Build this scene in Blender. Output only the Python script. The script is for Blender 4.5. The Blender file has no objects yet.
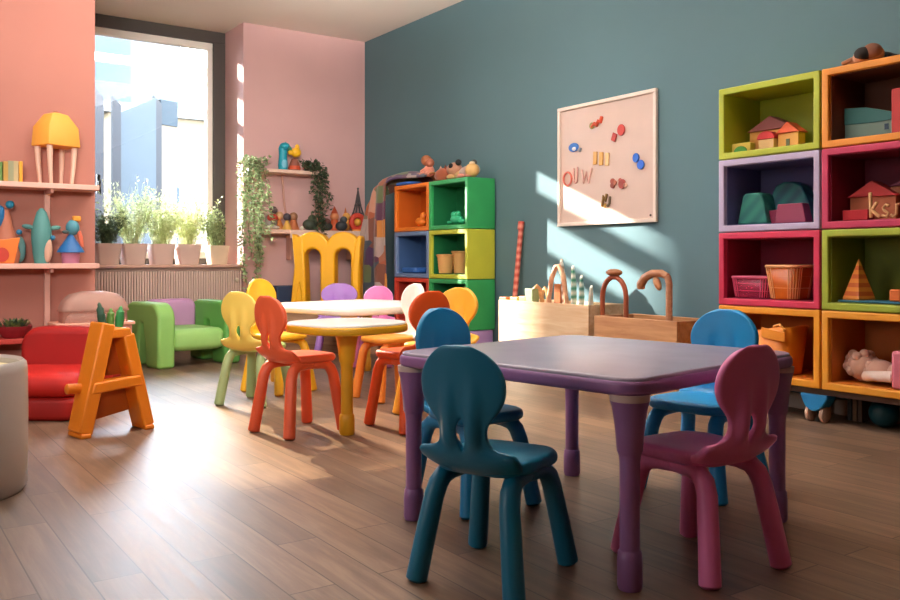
import bpy, bmesh, math, random
from mathutils import Vector, Matrix
random.seed(7)
PI = math.pi
scn = bpy.context.scene
COL = scn.collection

# ------------------------------------------------------------------ camera frame
FOC = 862.0; HZ = 260.0; CAMH = 0.88
YAW = math.radians(34.8)                      # view axis is turned this far from +Y towards +X
F = Vector((math.sin(YAW), math.cos(YAW), 0)); R = Vector((math.cos(YAW), -math.sin(YAW), 0))
def ray(px, py): return F + R*((px-450)/FOC) + Vector((0, 0, (HZ-py)/FOC))
def at_d(px, py, d): return Vector((0, 0, CAMH)) + ray(px, py)*d
def at_x(px, py, X): r = ray(px, py); return Vector((0, 0, CAMH)) + r*(X/r.x)
def at_y(px, py, Y): r = ray(px, py); return Vector((0, 0, CAMH)) + r*(Y/r.y)
def at_z(px, py, Z): r = ray(px, py); return Vector((0, 0, CAMH)) + r*((Z-CAMH)/r.z)
def lw(lat, d, z=0): v = R*lat + F*d; return Vector((v.x, v.y, z))   # camera-floor coordinates -> world
def ang(lat, d): v = R*lat + F*d; return math.atan2(-v.x, v.y)       # rotation that turns local +Y to that heading

# room
XB = 4.63; YB = 8.30; YL = 6.2; XL = 1.365; HC = 3.27; NX0 = 1.60; NX1 = 3.24; YG = 8.86
SILL = 0.835

# ------------------------------------------------------------------ materials
_m = {}
def nodes(name):
    m = bpy.data.materials.new(name); m.use_nodes = True
    nt = m.node_tree; return m, nt, nt.nodes['Principled BSDF']
def hexc(h):
    def l(c): c /= 255; return c/12.92 if c <= .04045 else ((c+.055)/1.055)**2.4
    return tuple(l(int(h[i:i+2], 16)) for i in (0, 2, 4))+(1,)
def M(h, rough=.45, var=.06, scale=6, bump=0, coat=0, trans=0, metal=0, sheen=0, sub=0):
    """plain painted / moulded surface: colour with a slow procedural variation"""
    key = (h, rough, var, scale, bump, coat, trans, metal, sheen, sub)
    if key in _m: return _m[key]
    m, nt, b = nodes('surface_'+h)
    c = hexc(h)
    tc = nt.nodes.new('ShaderNodeTexCoord'); n = nt.nodes.new('ShaderNodeTexNoise')
    n.inputs['Scale'].default_value = scale; n.inputs['Detail'].default_value = 4
    nt.links.new(tc.outputs['Object'], n.inputs['Vector'])
    r = nt.nodes.new('ShaderNodeValToRGB')
    r.color_ramp.elements[0].position = .3; r.color_ramp.elements[1].position = .7
    r.color_ramp.elements[0].color = tuple(max(0, v*(1-var)) for v in c[:3])+(1,)
    r.color_ramp.elements[1].color = tuple(min(1, v*(1+var)) for v in c[:3])+(1,)
    nt.links.new(n.outputs['Fac'], r.inputs['Fac']); nt.links.new(r.outputs['Color'], b.inputs['Base Color'])
    b.inputs['Roughness'].default_value = rough; b.inputs['Metallic'].default_value = metal
    b.inputs['Coat Weight'].default_value = coat; b.inputs['Transmission Weight'].default_value = trans
    b.inputs['Sheen Weight'].default_value = sheen
    if sub: b.inputs['Subsurface Weight'].default_value = sub; b.inputs['Subsurface Radius'].default_value = (.02, .012, .008)
    if bump:
        bp = nt.nodes.new('ShaderNodeBump'); n2 = nt.nodes.new('ShaderNodeTexNoise')
        n2.inputs['Scale'].default_value = scale*12; nt.links.new(tc.outputs['Object'], n2.inputs['Vector'])
        bp.inputs['Strength'].default_value = bump; bp.inputs['Distance'].default_value = .004
        nt.links.new(n2.outputs['Fac'], bp.inputs['Height']); nt.links.new(bp.outputs['Normal'], b.inputs['Normal'])
    _m[key] = m; return m
def wood(h1, h2, rough=.5, axis=1, scale=1.0):
    key = ('wood', h1, h2, rough, axis, scale)
    if key in _m: return _m[key]
    m, nt, b = nodes('wood_'+h1)
    tc = nt.nodes.new('ShaderNodeTexCoord'); mp = nt.nodes.new('ShaderNodeMapping')
    s = [14*scale]*3; s[axis] = 1.6*scale; mp.inputs['Scale'].default_value = s
    n = nt.nodes.new('ShaderNodeTexNoise'); n.inputs['Scale'].default_value = 2.2; n.inputs['Detail'].default_value = 8; n.inputs['Distortion'].default_value = .6
    r = nt.nodes.new('ShaderNodeValToRGB'); r.color_ramp.elements[0].position = .32; r.color_ramp.elements[1].position = .68
    r.color_ramp.elements[0].color = hexc(h1); r.color_ramp.elements[1].color = hexc(h2)
    L = nt.links; L.new(tc.outputs['Object'], mp.inputs['Vector']); L.new(mp.outputs['Vector'], n.inputs['Vector'])
    L.new(n.outputs['Fac'], r.inputs['Fac']); L.new(r.outputs['Color'], b.inputs['Base Color']); b.inputs['Roughness'].default_value = rough
    _m[key] = m; return m
def wave(h1, h2, scale=20, axis='X', rough=.5, sharp=False):
    key = ('wave', h1, h2, scale, axis, rough, sharp)
    if key in _m: return _m[key]
    m, nt, b = nodes('stripes_'+h1)
    tc = nt.nodes.new('ShaderNodeTexCoord'); w = nt.nodes.new('ShaderNodeTexWave'); w.bands_direction = axis
    w.inputs['Scale'].default_value = scale; w.inputs['Distortion'].default_value = 0 if sharp else .5
    r = nt.nodes.new('ShaderNodeValToRGB')
    if sharp: r.color_ramp.interpolation = 'CONSTANT'; r.color_ramp.elements[1].position = .5
    r.color_ramp.elements[0].color = hexc(h1); r.color_ramp.elements[1].color = hexc(h2)
    L = nt.links; L.new(tc.outputs['Object'], w.inputs['Vector']); L.new(w.outputs['Fac'], r.inputs['Fac']); L.new(r.outputs['Color'], b.inputs['Base Color'])
    b.inputs['Roughness'].default_value = rough; _m[key] = m; return m
def clear(h, alpha=.5, rough=.25):
    """thin see-through plastic"""
    key = ('clear', h, alpha, rough)
    if key in _m: return _m[key]
    m, nt, b = nodes('clear_plastic_'+h); c = hexc(h)
    b.inputs['Base Color'].default_value = c; b.inputs['Roughness'].default_value = rough
    t = nt.nodes.new('ShaderNodeBsdfTransparent'); t.inputs['Color'].default_value = tuple(.4+.6*v for v in c[:3])+(1,)
    mx = nt.nodes.new('ShaderNodeMixShader'); mx.inputs['Fac'].default_value = alpha
    nt.links.new(t.outputs[0], mx.inputs[1]); nt.links.new(b.outputs[0], mx.inputs[2])
    nt.links.new(mx.outputs[0], nt.nodes['Material Output'].inputs['Surface']); _m[key] = m; return m
def leafmat(h1, h2, tr=.45):
    key = ('leaf', h1, h2, tr)
    if key in _m: return _m[key]
    m, nt, b = nodes('leaf_'+h1)
    tc = nt.nodes.new('ShaderNodeTexCoord'); n = nt.nodes.new('ShaderNodeTexNoise'); n.inputs['Scale'].default_value = 22
    r = nt.nodes.new('ShaderNodeValToRGB'); r.color_ramp.elements[0].position = .35; r.color_ramp.elements[1].position = .65
    r.color_ramp.elements[0].color = hexc(h1); r.color_ramp.elements[1].color = hexc(h2)
    t = nt.nodes.new('ShaderNodeBsdfTranslucent'); mx = nt.nodes.new('ShaderNodeMixShader'); mx.inputs['Fac'].default_value = tr
    L = nt.links; L.new(tc.outputs['Object'], n.inputs['Vector']); L.new(n.outputs['Fac'], r.inputs['Fac'])
    L.new(r.outputs['Color'], b.inputs['Base Color']); L.new(r.outputs['Color'], t.inputs['Color'])
    L.new(b.outputs[0], mx.inputs[1]); L.new(t.outputs[0], mx.inputs[2]); L.new(mx.outputs[0], nt.nodes['Material Output'].inputs['Surface'])
    b.inputs['Roughness'].default_value = .5; _m[key] = m; return m

def mat_floor():
    m, nt, b = nodes('floor_planks'); L = nt.links; N = nt.nodes.new
    tc = N('ShaderNodeTexCoord'); mp = N('ShaderNodeMapping'); mp.inputs['Rotation'].default_value = (0, 0, PI/2)
    br = N('ShaderNodeTexBrick'); br.offset = .37; br.offset_frequency = 2
    br.inputs['Scale'].default_value = 1; br.inputs['Brick Width'].default_value = 1.05; br.inputs['Row Height'].default_value = .135
    br.inputs['Mortar Size'].default_value = .0022; br.inputs['Mortar Smooth'].default_value = .2; br.inputs['Bias'].default_value = 0
    br.inputs['Color1'].default_value = (0, 0, 0, 1); br.inputs['Color2'].default_value = (1, 1, 1, 1); br.inputs['Mortar'].default_value = (.5, .5, .5, 1)
    L.new(tc.outputs['Object'], mp.inputs['Vector']); L.new(mp.outputs['Vector'], br.inputs['Vector'])
    mp2 = N('ShaderNodeMapping'); mp2.inputs['Scale'].default_value = (16, 1.3, 1); L.new(tc.outputs['Object'], mp2.inputs['Vector'])
    # shift the grain from plank to plank
    ad = N('ShaderNodeVectorMath'); ad.operation = 'MULTIPLY_ADD'; ad.inputs[1].default_value = (0, 7, 9); L.new(br.outputs['Color'], ad.inputs[0]); L.new(mp2.outputs['Vector'], ad.inputs[2])
    n = N('ShaderNodeTexNoise'); n.inputs['Scale'].default_value = 1.6; n.inputs['Detail'].default_value = 9; n.inputs['Roughness'].default_value = .6; n.inputs['Distortion'].default_value = .5
    L.new(ad.outputs[0], n.inputs['Vector'])
    r = N('ShaderNodeValToRGB'); e = r.color_ramp.elements
    e[0].position = .25; e[0].color = hexc('5f4b3c'); e[1].position = .75; e[1].color = hexc('967e69')
    mid = e.new(.5); mid.color = hexc('7c6452')
    L.new(n.outputs['Fac'], r.inputs['Fac'])
    hs = N('ShaderNodeMixRGB'); hs.blend_type = 'MULTIPLY'; hs.inputs['Fac'].default_value = 1
    pr = N('ShaderNodeValToRGB'); pr.color_ramp.elements[0].color = (.66, .66, .66, 1); pr.color_ramp.elements[1].color = (1.12, 1.08, 1.02, 1)
    L.new(br.outputs['Color'], pr.inputs['Fac']); L.new(r.outputs['Color'], hs.inputs['Color1']); L.new(pr.outputs['Color'], hs.inputs['Color2'])
    sm = N('ShaderNodeMixRGB'); sm.blend_type = 'MIX'; sm.inputs['Color2'].default_value = hexc('33241b')
    mf = N('ShaderNodeMath'); mf.operation = 'MULTIPLY'; mf.inputs[1].default_value = .75
    L.new(br.outputs['Fac'], mf.inputs[0]); L.new(mf.outputs[0], sm.inputs['Fac']); L.new(hs.outputs['Color'], sm.inputs['Color1'])
    L.new(sm.outputs['Color'], b.inputs['Base Color'])
    rr = N('ShaderNodeMapRange'); rr.inputs['To Min'].default_value = .34; rr.inputs['To Max'].default_value = .52
    L.new(n.outputs['Fac'], rr.inputs['Value']); L.new(rr.outputs['Result'], b.inputs['Roughness'])
    bp = N('ShaderNodeBump'); bp.inputs['Strength'].default_value = .12; bp.inputs['Distance'].default_value = .004; bp.invert = True
    L.new(br.outputs['Fac'], bp.inputs['Height']); L.new(bp.outputs['Normal'], b.inputs['Normal'])
    b.inputs['Specular IOR Level'].default_value = .55
    return m
def mat_patch():
    m, nt, b = nodes('patchwork_cloth'); L = nt.links; N = nt.nodes.new
    tc = N('ShaderNodeTexCoord'); v = N('ShaderNodeTexVoronoi'); v.distance = 'CHEBYCHEV'; v.inputs['Scale'].default_value = 5.5; v.inputs['Randomness'].default_value = .75
    L.new(tc.outputs['Object'], v.inputs['Vector'])
    s = N('ShaderNodeSeparateColor'); L.new(v.outputs['Color'], s.inputs[0])
    r = N('ShaderNodeValToRGB'); r.color_ramp.interpolation = 'CONSTANT'; e = r.color_ramp.elements
    cols = ['a5583c', '7a4a3a', 'c08f78', '4a2f55', '80705a', 'a99690', '3e4a55', 'a0624a', 'c07c38', '63704a', 'b09a80', '5a2f4a']
    e[0].color = hexc(cols[0]); e[1].position = 1/12; e[1].color = hexc(cols[1])
    for i in range(2, 12): q = e.new(i/12); q.color = hexc(cols[i])
    L.new(s.outputs[0], r.inputs['Fac']); L.new(r.outputs['Color'], b.inputs['Base Color']); b.inputs['Roughness'].default_value = .95
    b.inputs['Sheen Weight'].default_value = .3
    return m
def mat_glass():
    m, nt, b = nodes('window_glass'); nt.nodes.remove(b); N = nt.nodes.new
    t = N('ShaderNodeBsdfTransparent'); t.inputs['Color'].default_value = (.96, .98, 1, 1); g = N('ShaderNodeBsdfGlossy'); g.inputs['Roughness'].default_value = .02
    fr = N('ShaderNodeFresnel'); fr.inputs['IOR'].default_value = 1.45; mx = N('ShaderNodeMixShader')
    L = nt.links; L.new(fr.outputs[0], mx.inputs['Fac']); L.new(t.outputs[0], mx.inputs[1]); L.new(g.outputs[0], mx.inputs[2]); L.new(mx.outputs[0], nt.nodes['Material Output'].inputs['Surface'])
    return m

# ------------------------------------------------------------------ mesh builder
class MB:
    def __init__(s): s.bm = bmesh.new()
    def _add(s, verts, mat=None):
        if mat is not None: bmesh.ops.transform(s.bm, matrix=mat, verts=verts)
        return s
    def box(s, x0, x1, y0, y1, z0, z1, mat=None):
        vs = [s.bm.verts.new((x, y, z)) for z in (z0, z1) for y in (y0, y1) for x in (x0, x1)]
        for f in ((0, 2, 3, 1), (4, 5, 7, 6), (0, 1, 5, 4), (2, 6, 7, 3), (0, 4, 6, 2), (1, 3, 7, 5)): s.bm.faces.new([vs[i] for i in f])
        return s._add(vs, mat)
    def ball(s, c, r, seg=20, mat=None):
        r = r if isinstance(r, (tuple, list)) else (r, r, r)
        g = bmesh.ops.create_uvsphere(s.bm, u_segments=seg, v_segments=max(8, seg*2//3), radius=1)
        bmesh.ops.transform(s.bm, matrix=Matrix.Translation(c) @ (mat or Matrix()) @ Matrix.Diagonal((*r, 1)), verts=g['verts']); return s
    def lathe(s, prof, n=28, mat=None, closed=False):
        rings = []; allv = []
        for (r, z) in prof:
            if r < 1e-5: v = [s.bm.verts.new((0, 0, z))]
            else: v = [s.bm.verts.new((r*math.cos(2*PI*i/n), r*math.sin(2*PI*i/n), z)) for i in range(n)]
            rings.append(v); allv += v
        pairs = list(zip(rings, rings[1:])) + ([(rings[-1], rings[0])] if closed else [])
        for a, b in pairs:
            for i in range(n):
                j = (i+1) % n
                if len(a) == 1 and len(b) == 1: continue
                if len(a) == 1: s.bm.faces.new((a[0], b[j], b[i]))
                elif len(b) == 1: s.bm.faces.new((a[i], a[j], b[0]))
                else: s.bm.faces.new((a[i], a[j], b[j], b[i]))
        return s._add(allv, mat)
    def tube(s, pts, rad, n=12, mat=None, cap=True, flat=1.0):
        pts = [Vector(p) for p in pts]; k = len(pts)
        rad = list(rad) if isinstance(rad, (list, tuple)) else [rad]*k
        tang = []
        for i in range(k):
            a = pts[max(0, i-1)]; b = pts[min(k-1, i+1)]; tang.append((b-a).normalized())
        up = Vector((0, 0, 1)) if abs(tang[0].z) < .9 else Vector((1, 0, 0))
        nrm = (up - tang[0]*up.dot(tang[0])).normalized()
        if cap:
            pts = [pts[0]-tang[0]*rad[0]*.25, ] + pts + [pts[-1]+tang[-1]*rad[-1]*.25]
            rad = [rad[0]*.7] + rad + [rad[-1]*.7]; tang = [tang[0]] + tang + [tang[-1]]
        rings = []; allv = []
        for p, r, t in zip(pts, rad, tang):
            nrm = (nrm - t*nrm.dot(t)).normalized(); bi = t.cross(nrm)
            v = [s.bm.verts.new(p + nrm*(r*math.cos(2*PI*i/n)) + bi*(r*flat*math.sin(2*PI*i/n))) for i in range(n)]
            rings.append(v); allv += v
        for a, b in zip(rings, rings[1:]):
            for i in range(n): s.bm.faces.new((a[i], a[(i+1) % n], b[(i+1) % n], b[i]))
        s.bm.faces.new(list(reversed(rings[0]))); s.bm.faces.new(rings[-1])
        return s._add(allv, mat)
    def prism(s, poly, y0, y1, mat=None):
        """polygon in the x,z plane pushed from y0 to y1"""
        a = [s.bm.verts.new((x, y0, z)) for x, z in poly]; b = [s.bm.verts.new((x, y1, z)) for x, z in poly]
        n = len(poly); s.bm.faces.new(a); s.bm.faces.new(list(reversed(b)))
        for i in range(n): s.bm.faces.new((a[i], b[i], b[(i+1) % n], a[(i+1) % n]))
        return s._add(a+b, mat)
    def slab(s, outline, z0, z1, r, mat=None, dish=0, k=4):
        """rounded-edge slab over a convex outline centred on the origin"""
        size = min(max(abs(x) for x, y in outline), max(abs(y) for x, y in outline))
        rings = []; allv = []
        lay = [(r, z0)] + [(r*(1-math.sin(PI/2*i/k)), z0+r*(1-math.cos(PI/2*i/k))) for i in range(1, k+1)]
        lay += [(r*(1-math.cos(PI/2*i/k)), z1-r*(1-math.sin(PI/2*i/k))) for i in range(0, k+1)]
        lay += [(size*.45, z1-dish*.6), (size*.8, z1-dish)] if dish else []
        for off, z in lay:
            f = 1-off/size
            v = [s.bm.verts.new((x*f, y*f, z)) for x, y in outline]; rings.append(v); allv += v
        n = len(outline)
        for a, b in zip(rings, rings[1:]):
            for i in range(n): s.bm.faces.new((a[i], a[(i+1) % n], b[(i+1) % n], b[i]))
        s.bm.faces.new(list(reversed(rings[0]))); s.bm.faces.new(rings[-1])
        return s._add(allv, mat)
    def leaf(s, p, d, w, l, up):
        d = d.normalized(); side = d.cross(up)
        if side.length < 1e-4: side = Vector((1, 0, 0))
        side = side.normalized()*w; nn = side.cross(d).normalized()*(w*.35)
        v = [s.bm.verts.new(q) for q in (p, p+d*l*.45+side+nn, p+d*l, p+d*l*.45-side+nn, p+d*l*.5)]
        s.bm.faces.new((v[0], v[1], v[4])); s.bm.faces.new((v[1], v[2], v[4])); s.bm.faces.new((v[2], v[3], v[4])); s.bm.faces.new((v[3], v[0], v[4]))
    def blade(s, p, d, bend, l, w):
        side = d.cross(Vector((0, 0, 1)));
        if side.length < 1e-3: side = Vector((1, 0, 0))
        side = side.normalized(); prev = None
        for i in range(4):
            t = i/3; q = p + d*l*t + bend*l*t*t; ww = w*(1-t*.85)
            c = (s.bm.verts.new(q-side*ww), s.bm.verts.new(q+side*ww))
            if prev: s.bm.faces.new((prev[0], prev[1], c[1], c[0]))
            prev = c

def rrect(w, d, r, n=6, taper=0):
    """rounded rectangle outline, counter-clockwise; taper narrows the -y side"""
    pts = []
    for cx, cy, a0 in ((w/2-r, d/2-r, 0), (-w/2+r, d/2-r, PI/2), (-w/2+r, -d/2+r, PI), (w/2-r, -d/2+r, 1.5*PI)):
        for i in range(n+1):
            a = a0+PI/2*i/n; x = cx+r*math.cos(a); y = cy+r*math.sin(a)
            x *= 1-taper*(.5-y/d); pts.append((x, y))
    return pts
def arc(cx, cz, r, a0, a1, n=12, rz=None):
    rz = rz or r
    return [(cx+r*math.cos(math.radians(a0+(a1-a0)*i/n)), cz+rz*math.sin(math.radians(a0+(a1-a0)*i/n))) for i in range(n+1)]

def obj(name, mb, mat, parent=None, bevel=0, smooth=True, seg=3, solid=0, sub=0, loc=None, rot=None):
    bmesh.ops.recalc_face_normals(mb.bm, faces=mb.bm.faces[:])
    me = bpy.data.meshes.new(name); mb.bm.to_mesh(me); mb.bm.free()
    me.materials.append(mat)
    if smooth:
        for p in me.polygons: p.use_smooth = True
    o = bpy.data.objects.new(name, me); COL.objects.link(o); o.parent = parent
    if loc is not None: o.location = loc
    if rot is not None: o.rotation_euler = rot
    if solid: q = o.modifiers.new('thickness', 'SOLIDIFY'); q.thickness = solid; q.offset = 0
    if bevel:
        q = o.modifiers.new('edges', 'BEVEL'); q.width = bevel; q.segments = seg; q.limit_method = 'ANGLE'; q.angle_limit = math.radians(38); q.harden_normals = False
    if sub: q = o.modifiers.new('smooth', 'SUBSURF'); q.levels = sub; q.render_levels = sub
    elif smooth:
        try: me.set_sharp_from_angle(angle=math.radians(42))
        except Exception: pass
    return o
def tag(o, label=None, cat=None, group=None, kind=None):
    if label: o['label'] = label
    if cat: o['category'] = cat
    if group: o['group'] = group
    if kind: o['kind'] = kind
    return o
def thing(name, label, cat, loc=(0, 0, 0), rotz=0, group=None):
    o = bpy.data.objects.new(name, None); COL.objects.link(o); o.empty_display_size = .05
    o.location = loc; o.rotation_euler = (0, 0, rotz); return tag(o, label, cat, group)
def solo(name, mb, mat, label, cat, loc=(0, 0, 0), rotz=0, group=None, **kw):
    o = obj(name, mb, mat, None, **kw); o.location = loc
    o.rotation_euler = rotz if isinstance(rotz, tuple) else (0, 0, rotz); return tag(o, label, cat, group)
def struct(name, mb, mat, parent=None, bevel=0, smooth=False):
    o = obj(name, mb, mat, parent, bevel, smooth)
    if parent is None: o['kind'] = 'structure'
    return o
def Rx(a): return Matrix.Rotation(a, 4, 'X')
def Ry(a): return Matrix.Rotation(a, 4, 'Y')
def Rz(a): return Matrix.Rotation(a, 4, 'Z')
def T(x, y, z): return Matrix.Translation((x, y, z))

# ================================================================== SETTING
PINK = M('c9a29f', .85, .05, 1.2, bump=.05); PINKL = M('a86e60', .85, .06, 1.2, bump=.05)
BLUE = M('55747c', .8, .05, 1.0, bump=.05); CEIL = M('ece0d4', .9, .03, 1)
struct('floor', MB().box(-3.3, 4.73, -2.7, 9.0, -.1, 0), mat_floor())
struct('wall_right', MB().box(XB, XB+.12, -2.7, 9.0, 0, HC+.3), BLUE)
struct('wall_back', MB().box(NX1, XB, YB, 9.0, 0, HC+.3), PINK)
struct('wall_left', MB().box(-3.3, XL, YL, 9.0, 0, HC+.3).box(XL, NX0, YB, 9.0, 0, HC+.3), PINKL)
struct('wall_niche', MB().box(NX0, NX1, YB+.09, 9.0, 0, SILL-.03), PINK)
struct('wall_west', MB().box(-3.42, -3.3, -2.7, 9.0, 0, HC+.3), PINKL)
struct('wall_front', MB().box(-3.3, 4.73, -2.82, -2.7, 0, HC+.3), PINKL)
# stepped ceiling: soffit along the back wall, shallow tray, second step
c = MB()
c.box(-3.3, 4.73, 5.80, 9.0, HC, HC+.3); c.box(XB-.14, 4.73, -2.7, 5.80, HC+.02, HC+.3)
c.box(-3.3, XB-.14, 5.25, 5.80, HC+.085, HC+.3); c.box(-3.3, XB-.14, -2.7, 5.25, HC+.155, HC+.3)
struct('ceiling', c, CEIL)
struct('baseboard_right', MB().box(XB-.018, XB, -2.7, YB, 0, .09), M('b7a79a', .6), bevel=.004)
struct('baseboard_back', MB().box(NX1, XB, YB-.018, YB, 0, .09), M('d9b5a6', .6), bevel=.004)
struct('baseboard_left', MB().box(-3.3, XL, YL-.018, YL, 0, .09), M('c79482', .6), bevel=.004)

# window
DK = M('4a4542', .5, .04); WH = M('e9e4dc', .5, .03)
w = bpy.data.objects.new('window_1', None); COL.objects.link(w); w['kind'] = 'structure'; w['label'] = 'tall dark-framed window looking onto pale buildings and fence posts'
w.location = (0, YG, 0)
x0, x1, z0, z1 = NX0, NX1, SILL, HC
f = MB(); f.box(x0, x1, -.05, .08, z1-.12, z1).box(x0, x1, -.05, .08, z0, z0+.06).box(x1-.125, x1, -.05, .08, z0+.06, z1-.12).box(x0, x0+.1, -.05, .08, z0+.06, z1-.12)
obj('frame', f, DK, w, bevel=.006)
s_ = MB(); a0, a1, b0, b1 = x0+.1, x1-.125, z0+.06, z1-.12
s_.box(a0, a1, -.02, .06, b1-.07, b1).box(a0, a1, -.02, .06, b0, b0+.07).box(a0, a0+.1, -.02, .06, b0+.07, b1-.07).box(a1-.06, a1, -.02, .06, b0+.07, b1-.07)
obj('sash', s_, WH, w, bevel=.006)
obj('pane', MB().box(a0+.1, a1-.06, .015, .025, b0+.07, b1-.07), mat_glass(), w, smooth=False)
h = MB(); h.box(-.016, .016, -.03, 0, -.09, .09).tube([(0, -.03, .02), (0, -.07, .02), (0, -.075, -.10)], .012)
obj('handle', h, M('222222', .4), w, loc=at_y(98, 184, YG-.02)-Vector((0, YG, 0)), bevel=.003)
obj('sill', MB().box(NX0-.0, NX1, YB-.02-YG, -.05, SILL-.03, SILL), M('c9a391', .5, .04), w, bevel=.008)

# radiator cover under the sill
r_ = MB(); n = 66
for i in range(n):
    xa = NX0+.01+(NX1-NX0-.02)*i/n; wd = (NX1-NX0-.02)/n
    r_.box(xa+wd*.14, xa+wd*.86, YB+.018, YB+.05, .10, SILL-.06)
ra = thing('radiator', 'ribbed pinkish grey radiator panel beneath the window sill', 'radiator', (0, 0, 0))
obj('panel', r_, M('d6bcae', .55, .04), ra, bevel=.004, seg=2)
obj('casing', MB().box(NX0+.005, NX1-.005, YB+.045, YB+.085, .0, SILL-.035).box(NX0+.005, NX1-.005, YB+.015, YB+.05, SILL-.062, SILL-.035), M('9d8378', .6), ra)
obj('valve', MB().ball((0, 0, 0), .022).tube([(0, 0, 0), (0, .05, 0)], .01), M('d9cbb8', .4), ra, loc=(NX1-.07, YB-.005, .68))

def X(h):                                               # matt outdoor surface (plain daylight is very strong out there)
    m = M(h, .95, .08, .7); m.node_tree.nodes['Principled BSDF'].inputs['Specular IOR Level'].default_value = 0; return m
# ------------------------------------------------------------------ outside the window
struct('ground_outside', MB().box(-12, 22, 9.0, 45, -.35, -.25), X('3a3732'))
def building(name, label, x0, x1, y0, y1, h, mat, wins, wm):
    t = thing(name, label, 'building', ((x0+x1)/2, y0, -.25))
    hw = (x1-x0)/2
    obj('facade', MB().box(-hw, hw, 0, y1-y0, 0, h), mat, t, smooth=False)
    obj('parapet', MB().box(-hw-.1, hw+.1, -.1, y1-y0, h, h+.2), X('585856'), t, smooth=False)
    for (a, z, ww, hh) in wins:
        q = obj('window_frame', MB().box(a-ww/2-.06, a+ww/2+.06, -.06, .02, z-.06, z+hh+.06), X('585856'), t, smooth=False)
        obj('pane', MB().box(a-ww/2, a+ww/2, -.075, -.05, z, z+hh), wm, q, smooth=False)
GL = X('2a323a')
building('apartment_building', 'tall blue-grey apartment block seen through the window', 3.0, 6.2, 24, 30, 8.3, X('343c42'), [(-1.1, 5.2, .8, 1.4), (.2, 5.2, .8, 1.4), (-1.1, 2.6, .8, 1.4), (.2, 2.6, .8, 1.4)], GL)
building('town_house', 'pale cream house behind the fence posts outside', 4.1, 11.5, 17.5, 23, 4.0, X('544c3e'), [(-2.7, 1.3, .7, 1.3), (-.9, 1.3, .8, 1.3), (1.6, 1.3, .8, 1.3)], GL)
building('stepped_building', 'distant stepped white block behind the blue-grey block', 6.5, 8.8, 28, 32, 8.2, X('4a5056'), [(-.5, 5, .6, 1), (.5, 5, .6, 1)], GL)
fe = thing('garden_fence', 'grey panelled fence with pale slanted-top posts outside the window', 'fence', (0, 0, -.25))
for i, (px, d) in enumerate(((98.5, 10.9), (116, 11.2), (157, 11.9), (214, 12.6))):
    p = at_d(px, 260, d); top = at_d(px, 96 if i else 88, d).z+.25
    m_ = MB().prism([(-.055, 0), (.055, 0), (.055, top-.12), (-.055, top)], -.05, .05)
    obj('post', m_, X('303234'), fe, bevel=.006, loc=(p.x, p.y, 0), rot=(0, 0, 0))
pa, pb = at_d(119, 260, 11.25), at_d(155, 260, 11.85); za, zb = at_d(119, 113, 11.25).z+.25, at_d(155, 98, 11.85).z+.25
v = (pb-pa); L_ = Vector((v.x, v.y)).length
obj('panel', MB().prism([(0, .1), (L_, .1), (L_, zb), (0, za)], -.02, .02), X('343a3e'), fe, smooth=False, loc=(pa.x, pa.y, 0), rot=(0, 0, math.atan2(v.y, v.x)))
pc, pd = at_d(159, 260, 11.95), at_d(176, 260, 12.2)
v = pd-pc; L_ = Vector((v.x, v.y)).length; zc = at_d(165, 100, 12).z+.25
obj('panel', MB().box(0, L_, -.02, .02, .1, zc), X('544e44'), fe, smooth=False, loc=(pc.x, pc.y, 0), rot=(0, 0, math.atan2(v.y, v.x)))
obj('rail', MB().box(0, L_, -.04, .04, zc-.35, zc), X('2a3034'), fe, bevel=.005, loc=(pc.x, pc.y, 0), rot=(0, 0, math.atan2(v.y, v.x)))
# added out of view: a tall block and two beams that shape the sun patch
struct('unseen_sun_block', MB().box(-9, -6, 21, 26.3, -.3, 13.5), M('8c8478', .85))
for k, (yy, zz, hh) in enumerate(((11.2, 3.71, .17), (11.2, 3.34, .10))):
    struct('unseen_sun_bar_%d' % (k+1), MB().box(1.2, 6.5, yy, yy+.06, zz, zz+hh), M('d8d2c6', .7))

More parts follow.
